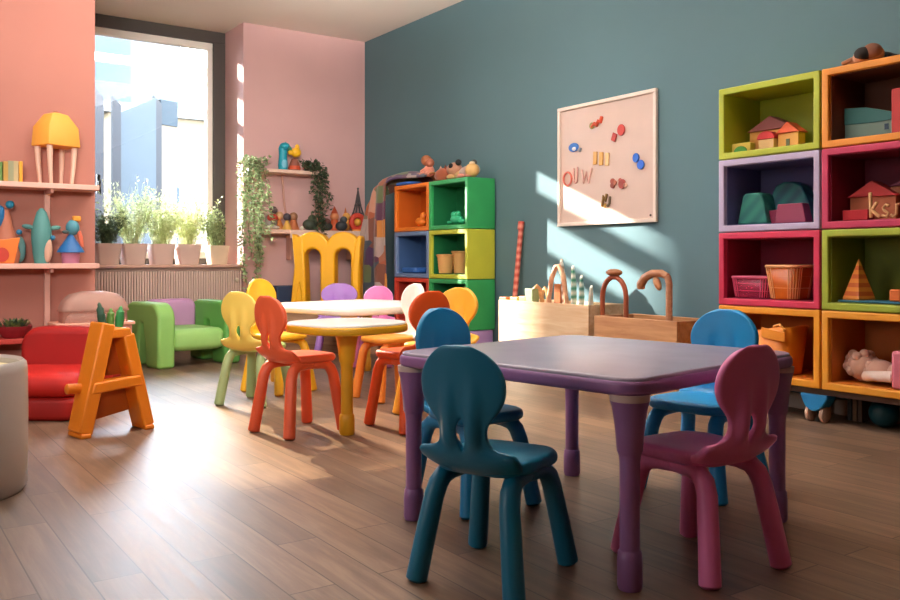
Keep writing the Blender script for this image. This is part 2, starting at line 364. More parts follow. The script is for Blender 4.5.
# ================================================================== CHAIRS AND TABLES
def chair(label, lat, d, fl, fd, mat, seat_h=.34, top=.655, group='children\'s round-backed chairs', wide=1.0, seatmat=None, legmat=None, rz=0):
    p = lw(lat, d)
    t = thing('child_chair', label, 'chair', p, ang(fl, fd)+rz, group)
    sm = seatmat or mat; lm = legmat or mat
    o = rrect(.305*wide, .30, .085, 7, .10)
    obj('seat', MB().slab(o, -.040, 0, .017, dish=.008), sm, t, loc=(0, .015, seat_h))
    H = (top-seat_h)/.312
    rows = [(-.036, -.055, .118, 0), (-.034, -.105, .142, 0), (-.018, -.143, .154, 0), (.008, -.161, .148, 0), (.030, -.169, .108, 0), (.046, -.171, .083, .003), (.058, -.173, .073, .012), (.075, -.175, .069, .018),
            (.095, -.177, .070, .018), (.110, -.178, .076, .012), (.124, -.180, .089, .0003), (.147, -.182, .110, 0), (.172, -.185, .124, 0), (.198, -.188, .1295, 0), (.228, -.191, .128, 0), (.256, -.194, .1155, 0),
            (.280, -.197, .096, 0), (.296, -.199, .075, 0), (.306, -.2, .053, 0), (.311, -.2005, .028, 0)]
    mb = MB(); bm = mb.bm; K = 9; prev = None
    for i, (z, y, hw, g) in enumerate(rows):
        line = []
        for sgn in (-1, 1):
            half = []
            for j in range(K+1):
                u = j/K; x = (g+(hw-g)*u)*wide
                zz = z*H if z > 0 else z
                if i <= 4: zz += (.010, .026, .036, .030, .006)[i]*u**2.5
                if i == len(rows)-1: zz += .004*(1-u*u)
                yy = y
                if i >= 4: yy += .018*u*u*(hw/.128)              # gently cupped
                fade = max(0, min(1, (z-.035)/.03))*max(0, min(1, (.235-z)/.09))
                yy -= .017*fade*math.exp(-((x/wide-(.036+.02*max(0, z-.1)))/.014)**2)
                half.append(bm.verts.new((sgn*x, yy, seat_h+zz)))
            line.append(half)
        if prev:
            for a, b in zip(prev, line):
                for j in range(K): bm.faces.new((a[j], a[j+1], b[j+1], b[j]))
        prev = line
    bmesh.ops.remove_doubles(bm, verts=bm.verts[:], dist=.0008)
    obj('backrest', mb, mat, t, solid=.024, sub=1)
    for sx in (-1, 1):
        for sy in (-1, 1):
            zt = seat_h-.05
            pts = [(sx*.100*wide, sy*.004, zt), (sx*.104*wide, sy*.06, zt), (sx*.108*wide, sy*.095, zt-.006), (sx*.112*wide, sy*.118, zt-.026), (sx*.117*wide, sy*.132, zt-.06), (sx*.132*wide, sy*.15, zt*.45), (sx*.15*wide, sy*.17, .008)]
            obj('leg', MB().tube(pts, [.024, .026, .027, .028, .028, .029, .030], 14), lm, t)
    return t
TEAL = M('0a7294', .42, .05); BLU2 = M('0f7fb0', .42, .05); BLU3 = M('1494d2', .42, .05); PNK = M('de78b0', .42, .05)
chair('dark teal child chair with its slotted back towards us at the purple table', .125, 2.43, .52, .85, TEAL, group=None)
chair('mid blue child chair half hidden behind the dark teal chair', .08, 3.15, .6, -.8, BLU2, .345, .695, group=None)
chair('bright blue child chair facing us on the far side of the purple table', .97, 3.33, -.72, -.69, BLU3, .35, .68, group=None, wide=1.14)
chair('raspberry pink child chair standing at the purple table', .73, 2.53, -.54, .84, PNK, .345, .645, group=None)
COR = M('e2603a', .42, .05); ORG = M('e2561c', .42, .05); YEL = M('f0b624', .42, .05); CRM = M('e8cf62', .42, .05)
chair('coral orange child chair at the small yellow-rimmed table, before the cream chair', -.78, 4.44, .68, .73, COR, .40, .70, group=None)
chair('deep orange child chair just in front of the amber yellow chair', -.21, 4.56, -.60, .80, ORG, .405, .72, group=None)
chair('cream yellow child chair with pale green seat and legs', -1.20, 5.33, .35, .94, CRM, .365, .69, group=None, seatmat=M('bcd07c', .42), legmat=M('a3bd84', .42))
chair('golden yellow child chair partly behind the cream yellow chair', -1.15, 5.79, .8, -.6, YEL, .39, .75, group=None)
chair('amber yellow child chair behind the deep orange chair, near the green cubes', -.06, 4.95, -.6, -.8, M('f2b23a', .42), .41, .715, group=None, wide=1.15)
chair('white-backed child chair with orange seat in front of the red cube', -.38, 5.50, -.8, -.6, M('f1ece6', .42), .40, .725, group=None, seatmat=M('f0a040', .42), legmat=M('eb8a35', .42))
chair('wide lilac child chair behind the white table top', -1.0, 7.75, .1, -1, M('ad7fd0', .42), .37, .665, group=None, wide=1.3)
chair('candy pink child chair behind the white table top', -.63, 7.2, -.1, -1, M('ea85c4', .42), .36, .655, group=None)

def table(label, c, rot, side, hgt, topmat, rimmat, legmat, bandmat, corner=.12, inset=.055, legr=.027, group=None, legs=((-1, -1), (-1, 1), (1, -1), (1, 1))):
    t = thing('child_table', label, 'table', c, rot, group)
    o = rrect(side, side, corner, 8)
    tp = obj('tabletop', MB().slab(o, 0, .02, .008), topmat, t, loc=(0, 0, hgt-.02))
    o2 = rrect(side+.012, side+.012, corner, 8)
    obj('rim', MB().slab(o2, 0, .042, .014), rimmat, t, loc=(0, 0, hgt-.05))
    k = side/2-inset
    for sx, sy in legs:
        if 1:
            lg = obj('leg', MB().lathe([(legr*1.0, .10), (legr, .30), (legr*1.02, hgt-.23), (legr*1.12, hgt-.205)], 20), legmat, t, loc=(sx*k, sy*k, 0))
            obj('collar', MB().lathe([(legr*1.12, hgt-.21), (legr*1.28, hgt-.20), (legr*1.42, hgt-.15), (legr*1.72, hgt-.09), (legr*1.98, hgt-.065), (0, hgt-.062)], 20), legmat, lg)
            obj('band', MB().lathe([(legr*1.98, hgt-.066), (legr*2.02, hgt-.048), (0, hgt-.048)], 20), bandmat, lg)
            obj('foot', MB().lathe([(0, 0), (legr*1.1, 0), (legr*1.25, .01), (legr*1.25, .075), (legr*1.18, .10), (legr*.98, .106)], 20), legmat, lg)
    return t
PUR = M('94699f', .4, .05); PTOP = M('a79fb4', .26, .04); YLG = M('e0a41c', .4, .05); WTOP = M('f3ece4', .3, .02)
cc = (lw(.465, 2.264)+lw(.545, 3.61)+lw(-.169, 2.918)+lw(1.122, 2.895))/4
table('purple square child table with greyish lilac top and bulbous purple legs', cc, ang(-.634, .654), .965, .57, PTOP, PUR, PUR, M('cbb6b0', .5), inset=.048, corner=.07)
table('small round-cornered white table with yellow rim on one yellow leg', lw(-.52, 4.35), ang(-.7, .7), .54, .57, WTOP, YLG, YLG, M('e8b73a', .4), corner=.2, inset=.12, legs=((0, 0),), legr=.031)
table('larger white-topped child table behind the small yellow-rimmed one', lw(-.66, 6.25), ang(-.7, .7), 1.06, .565, WTOP, M('e9dccf', .4), M('d9a030', .4), M('e8b73a', .4), inset=.10)

# ================================================================== SHELF CUBES
ZR = [.19, .615, 1.045, 1.475, 1.90]                   # rows of the tall unit
def cube(label, x0, ya, yb, za, zb, mat, inner=None, depth=.37, th=.038, group=None):
    """open-fronted box, its mouth towards -X"""
    t = thing('storage_cube', label, 'storage cube', (x0, (ya+yb)/2, za), 0, group)
    hw = (yb-ya)/2-.003; h = zb-za-.004
    m_ = MB()
    ou = [(-hw, 0), (hw, 0), (hw, h), (-hw, h)]; io = [(-hw+th, th), (hw-th, th), (hw-th, h-th), (-hw+th, h-th)]
    vv = [[m_.bm.verts.new((x, y, z)) for y, z in lp] for lp, x in ((ou, 0), (io, 0), (io, depth), (ou, depth))]
    for a, b in zip(vv, vv[1:]+vv[:1]):
        for i in range(4): m_.bm.faces.new((a[i], a[(i+1) % 4], b[(i+1) % 4], b[i]))
    obj('shell', m_, mat, t, bevel=.007)
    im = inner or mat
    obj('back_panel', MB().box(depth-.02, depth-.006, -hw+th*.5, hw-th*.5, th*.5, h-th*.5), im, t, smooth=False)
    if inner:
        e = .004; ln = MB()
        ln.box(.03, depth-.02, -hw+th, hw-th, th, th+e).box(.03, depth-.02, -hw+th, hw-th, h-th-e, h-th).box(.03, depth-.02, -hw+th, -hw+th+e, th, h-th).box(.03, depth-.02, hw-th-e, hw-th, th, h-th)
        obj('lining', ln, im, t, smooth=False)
    return t
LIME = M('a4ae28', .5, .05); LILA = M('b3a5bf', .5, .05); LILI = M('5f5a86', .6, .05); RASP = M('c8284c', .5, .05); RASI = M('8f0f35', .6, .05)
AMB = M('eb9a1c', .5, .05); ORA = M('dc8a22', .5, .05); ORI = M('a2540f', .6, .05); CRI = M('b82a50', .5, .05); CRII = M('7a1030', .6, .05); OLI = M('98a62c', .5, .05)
XF = 4.25
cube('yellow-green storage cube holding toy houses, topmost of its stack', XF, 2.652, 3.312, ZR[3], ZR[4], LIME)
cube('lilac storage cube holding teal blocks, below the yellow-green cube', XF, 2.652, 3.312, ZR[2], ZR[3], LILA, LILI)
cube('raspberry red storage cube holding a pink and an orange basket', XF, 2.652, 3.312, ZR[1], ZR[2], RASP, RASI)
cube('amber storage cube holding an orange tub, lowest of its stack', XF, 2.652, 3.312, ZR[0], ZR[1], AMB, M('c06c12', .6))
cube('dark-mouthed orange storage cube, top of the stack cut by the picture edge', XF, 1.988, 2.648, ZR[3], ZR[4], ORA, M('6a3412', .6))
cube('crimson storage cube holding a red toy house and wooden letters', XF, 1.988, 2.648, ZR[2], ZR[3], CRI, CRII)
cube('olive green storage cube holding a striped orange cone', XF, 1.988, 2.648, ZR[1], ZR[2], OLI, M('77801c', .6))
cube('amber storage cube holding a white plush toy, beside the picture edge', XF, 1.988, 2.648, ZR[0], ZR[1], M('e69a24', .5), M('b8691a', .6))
rb = thing('rolling_base', 'low wheeled base with blue casters under the tall cube stacks', 'trolley', (XF, 2.65, 0))
obj('board', MB().box(.03, .35, -.655, .655, .155, .188), wood('4a3222', '5f4330'), rb, bevel=.004)
def caster(x, y, par):
    cs = obj('caster', MB().prism([(-.075, .155), (.075, .155), (.078, .14), (.05, .085), (.015, .062), (-.015, .062), (-.05, .085), (-.085, .14)], -.045, .045, Rz(PI/2)), M('1f86c0', .4), par, bevel=.008, loc=(x, y, 0))
    obj('stem', MB().lathe([(.035, .150), (.035, .1545), (0, .1545)], 16), M('c8502a', .5), cs)
    for s in (-1, 1): obj('wheel', MB().lathe([(0, -.014), (.036, -.014), (.043, -.008), (.043, .008), (.036, .014), (0, .014)], 20, T(0, s*.042, .044) @ Rx(PI/2)), M('c9a58f', .5), cs)
caster(.07, .06, rb); caster(.07, .60, rb); caster(.31, .60, rb); caster(.31, -.6, rb); caster(.30, .2, rb)
p = at_z(853, 398, .055)
solo('ball', MB().ball((0, 0, 0), .074, 28), M('12505c', .4), 'dark teal ball on the floor under the right-hand cubes', 'ball', (4.46, 2.42, .075))
for k, (dy, hh, cl) in enumerate(((0, .13, '6a5040'), (.03, .12, '8a6a50'), (.06, .135, '4a4a4a'))):
    solo('book', MB().box(-.05, .05, -.012, .012, 0, hh), M(cl, .7), ['brown book standing on the floor under the cubes', 'tan book standing on the floor under the cubes', 'dark grey book standing on the floor under the cubes'][k], 'book', (4.55, 2.575+dy, 0), group='books under the cubes', bevel=.003)

# --- things in the tall unit
FX = XF+.12
def house(name, label, y, z, w, h, wallc, roofc, x=FX, door=None, roofh=.5, dep=.07, over=.012, group=None, win=None):
    t = thing(name, label, 'toy house', (x, y, z), 0, group)
    hb = h*(1-roofh)
    obj('wall', MB().box(0, dep, -w/2, w/2, 0, hb), M(wallc, .6), t, bevel=.003)
    pr = MB().prism([(-w/2-over, hb), (w/2+over, hb), (0, h)], -over, dep+over, Rz(PI/2) @ Matrix.Scale(-1, 4, (0, 1, 0)))
    obj('roof', pr, M(roofc, .6), t, bevel=.003)
    if door: obj('door', MB().box(-.004, .004, -door[0]/2, door[0]/2, 0, door[1]), M(door[2], .6), t, loc=(0, door[3] if len(door) > 3 else 0, .002), smooth=False)
    for (yy, zz, s, cl) in (win or ()): obj('window_pane', MB().box(-.004, .004, -s/2, s/2, -s*.6, s*.6), M(cl, .5), t, loc=(0, yy, zz), smooth=False)
    return t
zf = ZR[3]+.040
yy = lambda px, X=FX: at_x(px, 200, X).y
house('toy_house', 'yellow toy house with a brown-purple roof in the yellow-green cube', 3.10, zf+.001, .29, .215, 'd99a4a', '8a4a45', x=FX+.09, roofh=.38, door=(.05, .1, '3f5f60', -.03), win=[(.05, .09, .03, '3f4f80')])
house('toy_house', 'small yellow toy house with an orange-red roof in the yellow-green cube', yy(788), zf+.001, .13, .15, 'e0a552', 'd8582a', roofh=.42, door=(.022, .05, '4f5a38'))
hh = thing('toy_hut', 'tiny cream toy hut with a round red roof between the two toy houses', 'toy house', (FX-.02, yy(768), zf))
obj('wall', MB().box(0, .05, -.05, .05, 0, .065), M('e0b880', .6), hh, bevel=.003)
obj('roof', MB().prism(arc(0, .066, .058, 0, 180, 12, .045), -.006, .056, Rz(PI/2) @ Matrix.Scale(-1, 4, (0, 1, 0))), M('c22c30', .6), hh, bevel=.002)
ga = thing('toy_arch', 'low yellow block with a green arch at the front of the yellow-green cube', 'toy block', (FX-.06, yy(738)-.065, zf))
obj('block', MB().box(0, .05, -.065, .065, 0, .055), M('cdb34a', .6), ga, bevel=.006)
obj('arch', MB().prism(arc(0, .001, .045, 0, 180, 12, .035), -.008, -.001, Rz(PI/2) @ Matrix.Scale(-1, 4, (0, 1, 0))), M('3f8a3a', .6), ga)

zf = ZR[2]+.044
def yprism(poly, d0, d1):     # polygon in y,z pushed along x
    return MB().prism(poly, d0, d1, Rz(-PI/2) @ Matrix.Scale(-1, 4, (1, 0, 0)))
mt = wave('1f6a66', '2f8272', 6, 'DIAGONAL', .6)
solo('wooden_block', yprism([(-.105, 0), (.105, 0), (.065, .17), (.045, .185), (-.045, .185), (-.065, .17)], 0, .12), mt, 'teal green trapezoid block alone on the left in the lilac cube', 'toy block', (FX-.02, yy(751)-.02, zf), bevel=.012)
solo('wooden_block', yprism([(-.15, 0), (.15, 0), (.13, .12), (.08, .225), (.03, .245), (-.03, .245), (-.09, .215), (-.135, .12)], 0, .1), wave('174f5c', '1f6a6c', 6, 'DIAGONAL', .6), 'big dark teal hill-shaped block at the back of the lilac cube', 'toy block', (FX+.09, yy(787, FX+.09), zf), bevel=.012)
solo('wooden_block', yprism([(-.1, 0), (.1, 0), (.08, .11), (-.075, .11)], 0, .07), M('8a2f4c', .6), 'maroon trapezoid block in front of the dark teal hill block', 'toy block', (FX-.02, yy(792), zf), bevel=.006)
solo('wooden_block', yprism([(-.06, 0), (.06, 0), (.06, .075), (-.06, .085)], 0, .05), M('7d1f42', .6), 'low dark red block between the teal blocks', 'toy block', (FX+.02, yy(770), zf), bevel=.006)

zf = ZR[1]+.044
def basket(name, label, loc, w0, d0, w1, d1, h, mat, rimmat, ribs=True):
    t = thing(name, label, 'basket', loc)
    mb = MB(); n = 10
    lo = rrect(d0, w0, min(w0, d0)*.25, 5); hi = rrect(d1, w1, min(w1, d1)*.25, 5); k = len(lo)
    a = [mb.bm.verts.new((x, y, .004)) for x, y in lo]; b = [mb.bm.verts.new((x, y, h)) for x, y in hi]
    mb.bm.faces.new(a)
    for i in range(k): mb.bm.faces.new((a[i], a[(i+1) % k], b[(i+1) % k], b[i]))
    obj('bowl', mb, mat, t, solid=.006)
    obj('rim', MB().tube([(x, y, h) for x, y in hi]+[(hi[0][0], hi[0][1], h)], .009, 8, cap=False), rimmat, t)
    if ribs:
        rb_ = MB()
        for i in range(0, k, 1):
            rb_.tube([(lo[i][0]*1.03, lo[i][1]*1.03, .006), (hi[i][0]*1.01, hi[i][1]*1.01, h)], .0035, 5)
        for q in (.35, .7): rb_.tube([(lo[i % k][0]*(1-q)+hi[i % k][0]*q, lo[i % k][1]*(1-q)+hi[i % k][1]*q, h*q) for i in range(k+1)], .003, 5, cap=False)
        obj('lattice', rb_, rimmat, t)
    return t
basket('plastic_basket', 'shallow pink lattice basket in the raspberry red cube', (FX, at_x(752, 280, FX).y-.04, zf), .22, .16, .26, .18, .12, clear('c0305a', .45), M('d04f72', .4))
basket('plastic_basket', 'translucent orange basket with a pale rim in the raspberry red cube', (FX-.01, at_x(790, 280, FX-.01).y, zf), .16, .16, .215, .20, .185, clear('d0641c', .75), M('e8a46a', .4))
zf = ZR[0]+.044
tb = thing('carry_tub', 'orange soft tub with tall handles in the lowest amber cube', 'tub', (FX, at_x(778, 340, FX).y, zf))
mb = MB(); lo = rrect(.2, .22, .06, 5); hi = rrect(.24, .27, .06, 5)
a = [mb.bm.verts.new((x, y, .004)) for x, y in lo]; b = [mb.bm.verts.new((x, y, .25+(.02 if y < 0 else -.01))) for x, y in hi]; k = len(lo)
mb.bm.faces.new(a)
for i in range(k): mb.bm.faces.new((a[i], a[(i+1) % k], b[(i+1) % k], b[i]))
obj('bowl', mb, M('ee8a1e', .45, .05), tb, solid=.008)
obj('flap', MB().prism([(-.13, .19), (.02, .21), (.02, .265), (-.13, .245)], -.006, .006, Rz(PI/2)), M('f2952a', .45), tb, loc=(-.125, 0, 0), bevel=.004)
obj('handle', MB().tube([(0, -.10, .21), (0, -.118, .26), (0, -.09, .285), (0, -.055, .275), (0, -.05, .22)], .008, 10), M('f0a040', .45), tb, loc=(-.115, 0, 0))

# second column
zf = ZR[3]+.044
hl = thing('toy_hill_house', 'teal and grey-green wooden house with a sloping roof in the orange cube', 'toy house', (FX+.02, at_x(870, 120, FX+.02).y-.03, zf))
obj('wall', yprism([(-.17, 0), (.17, 0), (.17, .085), (.0, .11), (-.17, .10)], 0, .08), M('6f8a80', .6), hl, bevel=.003)
obj('roof', yprism([(.17, .085), (.17, .175), (.05, .165), (-.1, .12), (-.17, .09), (-.17, .085), (0, .08)], -.004, .084), M('2f6a68', .6), hl, bevel=.003)
obj('window_pane', MB().box(-.006, 0, -.01, .01, .035, .065), M('24435a', .5), hl, loc=(0, -.06, 0), smooth=False)
solo('wooden_block', yprism([(-.1, 0), (.09, 0), (.09, .23), (-.1, .23)], 0, .06), M('b5302c', .6), 'upright red block at the picture edge in the orange cube', 'toy block', (FX-.03, at_x(905, 120, FX-.03).y-.02, zf), bevel=.006)
zf = ZR[2]+.044
house('toy_house', 'red-brown toy house with a brick red roof in the crimson cube', at_x(867, 190, FX+.06).y-.03, zf, .25, .21, 'b0603a', 'b02a2a', x=FX+.06, roofh=.4)
solo('wooden_block', yprism([(-.07, 0), (.07, 0), (.07, .055), (-.07, .055)], 0, .06), M('b81f2a', .6), 'low bright red block before the red toy house', 'toy block', (FX-.03, at_x(858, 210, FX).y, zf), bevel=.005)
house('toy_house', 'tall brown toy house with a dark red flat-ridged roof at the picture edge', at_x(899, 190, FX+.06).y-.035, zf, .20, .22, 'a8663f', '6f2540', x=FX+.10, roofh=.2)
WL = wood('c9925a', 'dcb07a', .6)
def strokes(name, label, loc, lines, r, mat, cat='letter', rot=0):
    m_ = MB()
    for l in lines: m_.tube([(0, -u, v) for u, v in l], r, 8)
    return solo(name, m_, mat, label, cat, loc, rot)
ky = at_x(874, 210, FX-.09).y
strokes('wooden_letter', 'pale wooden letter K in front of the red toy house', (FX-.09, ky+.015, zf+.009), [[(0, 0), (-.005, .125)], [(0, .04), (.045, .0)], [(.01, .045), (.03, .075)]], .009, WL)
strokes('wooden_letter', 'pale wooden letter S beside the wooden K', (FX-.09, ky-.055, zf+.009), [[(-.012, .006), (.01, .0), (.02, .018), (.0, .03), (-.008, .045), (.006, .06), (.02, .055)]], .008, WL)
strokes('wooden_letter', 'pale wooden curved letter J at the picture edge in the crimson cube', (FX-.09, ky-.105, zf+.009), [[(-.02, .008), (-.005, 0), (.01, .01), (.012, .06), (.025, .06)]], .008, WL)
zf = ZR[1]+.044
solo('toy_cone', MB().lathe([(0, .012), (.075, .012), (.078, .02), (.002, .225), (0, .226)], 4, Rz(.5)), wave('b8561c', 'd0802a', 7, 'Z', .6, True), 'striped orange pyramid standing on the teal tray in the olive cube', 'toy', (FX-.02, at_x(861, 260, FX).y, zf+.0), smooth=False)
solo('tray', MB().slab(rrect(.14, .42, .03), 0, .011, .004), M('1a5f78', .5), 'flat dark teal tray in the olive green cube', 'tray', (FX-.02, at_x(876, 300, FX).y-.04, zf))
solo('wooden_block', MB().box(-.03, .03, -.03, .03, .0, .06), M('d0641c', .6), 'little orange block on the teal tray at the picture edge', 'toy block', (FX-.02, at_x(900, 292, FX).y, zf+.012), bevel=.008)
zf = ZR[0]+.044
pt = thing('plush_toy', 'white and pale pink plush animal lying in the amber cube', 'plush toy', (FX+.02, at_x(862, 370, FX+.02).y-.10, zf+.008))
b_ = MB(); random.seed(3)
b_.ball((.02, .11, .075), (.07, .075, .075)).ball((.02, .02, .06), (.065, .09, .06)).ball((.02, -.09, .055), (.06, .07, .055))
for i in range(26):
    a = random.uniform(0, PI); b = random.uniform(0, 2*PI); b_.ball((.02+.06*math.cos(b)*math.sin(a), .115+.07*math.cos(a), .085+.065*math.sin(b)*math.sin(a)), .026, 10)
obj('body', b_, M('d3a894', .9, .05, bump=.3, sheen=.3), pt)
obj('paw', MB().tube([(-.03, .06, .03), (-.06, .0, .04), (-.065, -.10, .045)], [.028, .026, .03], 12), M('e8d2c4', .9, sheen=.3), pt)
obj('ruff', MB().ball((.02, -.15, .09), (.05, .05, .05)).ball((0, -.12, .11), .035).ball((.01, -.17, .13), .03), M('cfa090', .9, sheen=.3), pt)
solo('storage_box', MB().box(-.07, .07, -.08, .08, 0, .19), M('d0707f', .6), 'dusty pink box at the picture edge in the amber cube', 'box', (FX-.02, at_x(902, 360, FX-.02).y-.06, zf), bevel=.015)
# dolls lying on top
def lying_doll(name, label, loc, rz, skin, hair, cloth, s=1):
    t = thing(name, label, 'doll', loc, rz)
    t.scale = (s, s, s)
    obj('head', MB().ball((0, .09, .055), (.055, .058, .055)), skin, t)
    obj('hair', MB().ball((0, .105, .066), (.058, .055, .052)), hair, t)
    obj('body', MB().ball((0, -.01, .04), (.05, .075, .04)).tube([(.02, -.05, .035), (.035, -.13, .028), (.03, -.17, .03)], [.022, .018, .02], 10).tube([(-.02, -.05, .035), (-.04, -.13, .028), (-.04, -.17, .03)], [.022, .018, .02], 10).tube([(.04, .02, .05), (.085, -.02, .03)], .016, 10).tube([(-.04, .02, .05), (-.085, -.01, .03)], .016, 10), cloth, t)
    return t
SK = M('b8805e', .7, sub=.0); HR = M('201a18', .9)
d1 = at_x(856, 55, XF+.12); d2 = at_x(877, 52, XF+.18)
lying_doll('doll', 'small tan doll with black hair lying at the front on the orange cube', (XF+.12, d1.y, ZR[4]), PI*.8, SK, HR, SK, .75)
lying_doll('doll', 'round-headed doll in dark clothes lying behind the tan doll', (XF+.2, d2.y-.03, ZR[4]), PI*.45, M('9a6a50', .7), M('7a4f3c', .8), M('222024', .8), .9)

# ---- low coloured unit further along the wall
X2 = 4.31; Y0, Y1, Y2 = 5.94, 6.545, 7.15; Z2 = [.275, .715, 1.15, 1.594]
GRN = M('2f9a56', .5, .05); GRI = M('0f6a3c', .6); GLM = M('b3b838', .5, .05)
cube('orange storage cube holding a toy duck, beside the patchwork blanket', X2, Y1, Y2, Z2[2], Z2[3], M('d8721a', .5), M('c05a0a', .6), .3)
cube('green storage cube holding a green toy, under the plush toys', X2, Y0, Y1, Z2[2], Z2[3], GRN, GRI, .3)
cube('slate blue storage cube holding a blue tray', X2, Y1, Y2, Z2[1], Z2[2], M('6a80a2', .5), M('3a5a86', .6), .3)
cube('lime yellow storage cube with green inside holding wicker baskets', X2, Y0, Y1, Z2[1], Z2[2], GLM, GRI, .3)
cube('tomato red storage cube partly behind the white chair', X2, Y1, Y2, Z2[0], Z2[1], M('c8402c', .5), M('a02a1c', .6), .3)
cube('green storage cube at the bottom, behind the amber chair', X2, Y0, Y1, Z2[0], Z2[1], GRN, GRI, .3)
solo('plinth', MB().box(0, .30, -.6, .6, 0, .272), M('a98cc6', .5), 'lilac plinth under the low coloured cubes', 'plinth', (X2-.02, 6.545, 0), bevel=.01)
du = thing('toy_duck', 'small orange toy duck in the orange cube', 'toy', (X2+.10, at_x(421, 220, X2+.1).y, Z2[2]+.044), PI/2)
obj('body', MB().ball((0, 0, .045), (.07, .05, .045)).ball((-.045, 0, .10), .034), M('e07a1e', .6), du)
obj('beak', MB().lathe([(.014, 0), (0, .035)], 10, T(-.075, 0, .098) @ Ry(-PI/2)), M('c04a1a', .6), du)
fr = thing('toy_frog', 'mint green crumpled toy in the green cube', 'toy', (X2+.08, at_x(457, 220, X2+.08).y, Z2[2]+.05))
obj('body', MB().ball((0, 0, .04), (.05, .075, .04)).ball((-.01, .03, .08), .03).ball((-.01, -.03, .085), .028).ball((0, -.08, .02), (.03, .04, .022)), M('2fae7c', .6), fr)
obj('leg', MB().tube([(0, .05, .02), (-.03, .1, .014)], .012, 8), M('2fae7c', .6), fr)
solo('tray', MB().slab(rrect(.18, .26, .04), 0, .05, .012), M('2f62a8', .5), 'blue tray in the slate blue cube', 'tray', (X2+.13, at_x(414, 270, X2+.13).y-.03, Z2[1]+.044))
def wicker(label, loc, r, h):
    t = thing('wicker_basket', label, 'basket', loc)
    m_ = wave('b9854a', 'd8ab6a', 60, 'Z', .8)
    pr = [(0, .003), (r*.78, .003)] + [(r*(.78+.22*i/12)+(.003 if i % 2 else 0), h*i/12) for i in range(13)] + [(r*.94, h), (r*.74, .012), (0, .012)]
    obj('bowl', MB().lathe(pr, 32), m_, t)
    obj('rim', MB().tube([(r*math.cos(a*PI/12), r*math.sin(a*PI/12), h) for a in range(25)], .010, 8, cap=False), wood('b58048', 'd3a566', .8), t)
wicker('round wicker basket with a flared rim, nearer the cube opening', (X2+.075, at_x(446.5, 268, X2+.085).y, Z2[1]+.046), .075, .16)
wicker('taller straight wicker basket beside the flared wicker basket', (X2+.19, at_x(461, 265, X2+.19).y, Z2[1]+.046), .08, .19)
# blanket: roll over the top corner, then a gathered fall down the far end
mb = MB(); bm = mb.bm; NU, NV = 22, 26; grid = []
for j in range(NV+1):
    v = j/NV; row = []
    for i in range(NU+1):
        u = i/NU
        if v < .3:                                            # lying over the top, thick and lumpy
            q = v/.3; y = 6.62+(Y2+.06-6.62)*q; z = Z2[3]+.02+.12*math.sin(PI*min(1, .15+u*.85))*(.55+.45*q)+.025*math.sin(9*q+5*u)*u
            x = X2+.01+.27*u
            if q > .9: z -= .02*(q-.9)*10
        else:
            q = (v-.3)/.7; spread = .40+.38*q**.8
            y = Y2+.06+.02+spread*u*(1) + .04*math.sin(PI*q)
            z = Z2[3]+.06+.05*math.sin(PI*u) - q*1.18 - .16*u*u
            x = X2-.05+.06*u+.035*math.sin(u*17+q*2)*(.3+.7*q)
        row.append(bm.verts.new((x, y, z)))
    grid.append(row)
for j in range(NV):
    for i in range(NU): bm.faces.new((grid[j][i], grid[j][i+1], grid[j+1][i+1], grid[j+1][i]))
solo('patchwork_blanket', mb, mat_patch(), 'patchwork blanket in brown, purple and cream draped off the orange cube', 'blanket', solid=.02, sub=1)
solo('folded_cloth', MB().slab(rrect(.16, .30, .06), 0, .03, .012), M('2f62b4', .8), 'bright blue folded cloth under the blanket edge on the orange cube', 'cloth', (X2+.09, at_x(409, 181, X2+.09).y, Z2[3]-.0))
# plush toys on top
ZT = Z2[3]
def ontop(px, X): return at_x(px, 170, X).y
pk = thing('doll', 'pink doll with a round brown head on the blanket end', 'doll', (X2+.1, ontop(429, X2+.1), ZT+.06))
obj('body', MB().ball((0, 0, .055), (.05, .055, .055)).tube([(-.02, .03, .04), (-.06, .06, .012)], .02, 10).tube([(-.02, -.03, .04), (-.06, -.05, .012)], .02, 10).tube([(0, .05, .08), (-.03, .09, .05)], .016, 10), M('d98a72', .85, sheen=.3), pk)
obj('head', MB().ball((0, .045, .155), .05), M('a8643f', .7), pk)
obj('cap', MB().ball((-.01, -.03, .125), .042), M('b06a50', .8), pk)
pe = thing('plush_toy', 'rust brown plush fox with pointed ears on the green cube', 'plush toy', (X2+.1, ontop(443.5, X2+.1), ZT))
obj('body', MB().lathe([(0, 0), (.065, .005), (.082, .04), (.07, .085), (.035, .115), (0, .12)], 20), M('94482a', .8, sheen=.3), pe)
obj('ear', MB().lathe([(.022, 0), (0, .05)], 10, T(0, .045, .095)), M('d9a58a', .8), pe); obj('ear', MB().lathe([(.022, 0), (0, .05)], 10, T(0, -.03, .10)), M('7a3a22', .8), pe)
pb_ = thing('plush_toy', 'tan plush bear with a black eye patch lying on the green cube', 'plush toy', (X2+.14, ontop(454.5, X2+.14), ZT))
obj('head', MB().ball((0, 0, .10), (.07, .075, .062)), M('b98468', .85, sheen=.3), pb_)
obj('eye_patch', MB().ball((-.055, -.02, .125), (.018, .026, .026)).ball((-.01, -.075, .155), .028), M('1d1a1c', .8), pb_)
obj('body', MB().ball((.03, -.06, .045), (.06, .10, .045)).ball((-.02, .01, .03), (.05, .05, .03)), M('c99a62', .85, sheen=.3), pb_)
pg = thing('plush_toy', 'grey and pink plush rabbit lying beside the tan bear', 'plush toy', (X2+.13, ontop(472.5, X2+.16), ZT))
obj('body', MB().ball((0, .03, .055), (.06, .10, .055)).ball((0, -.07, .07), (.05, .05, .05)), M('a99287', .85, sheen=.3), pg)
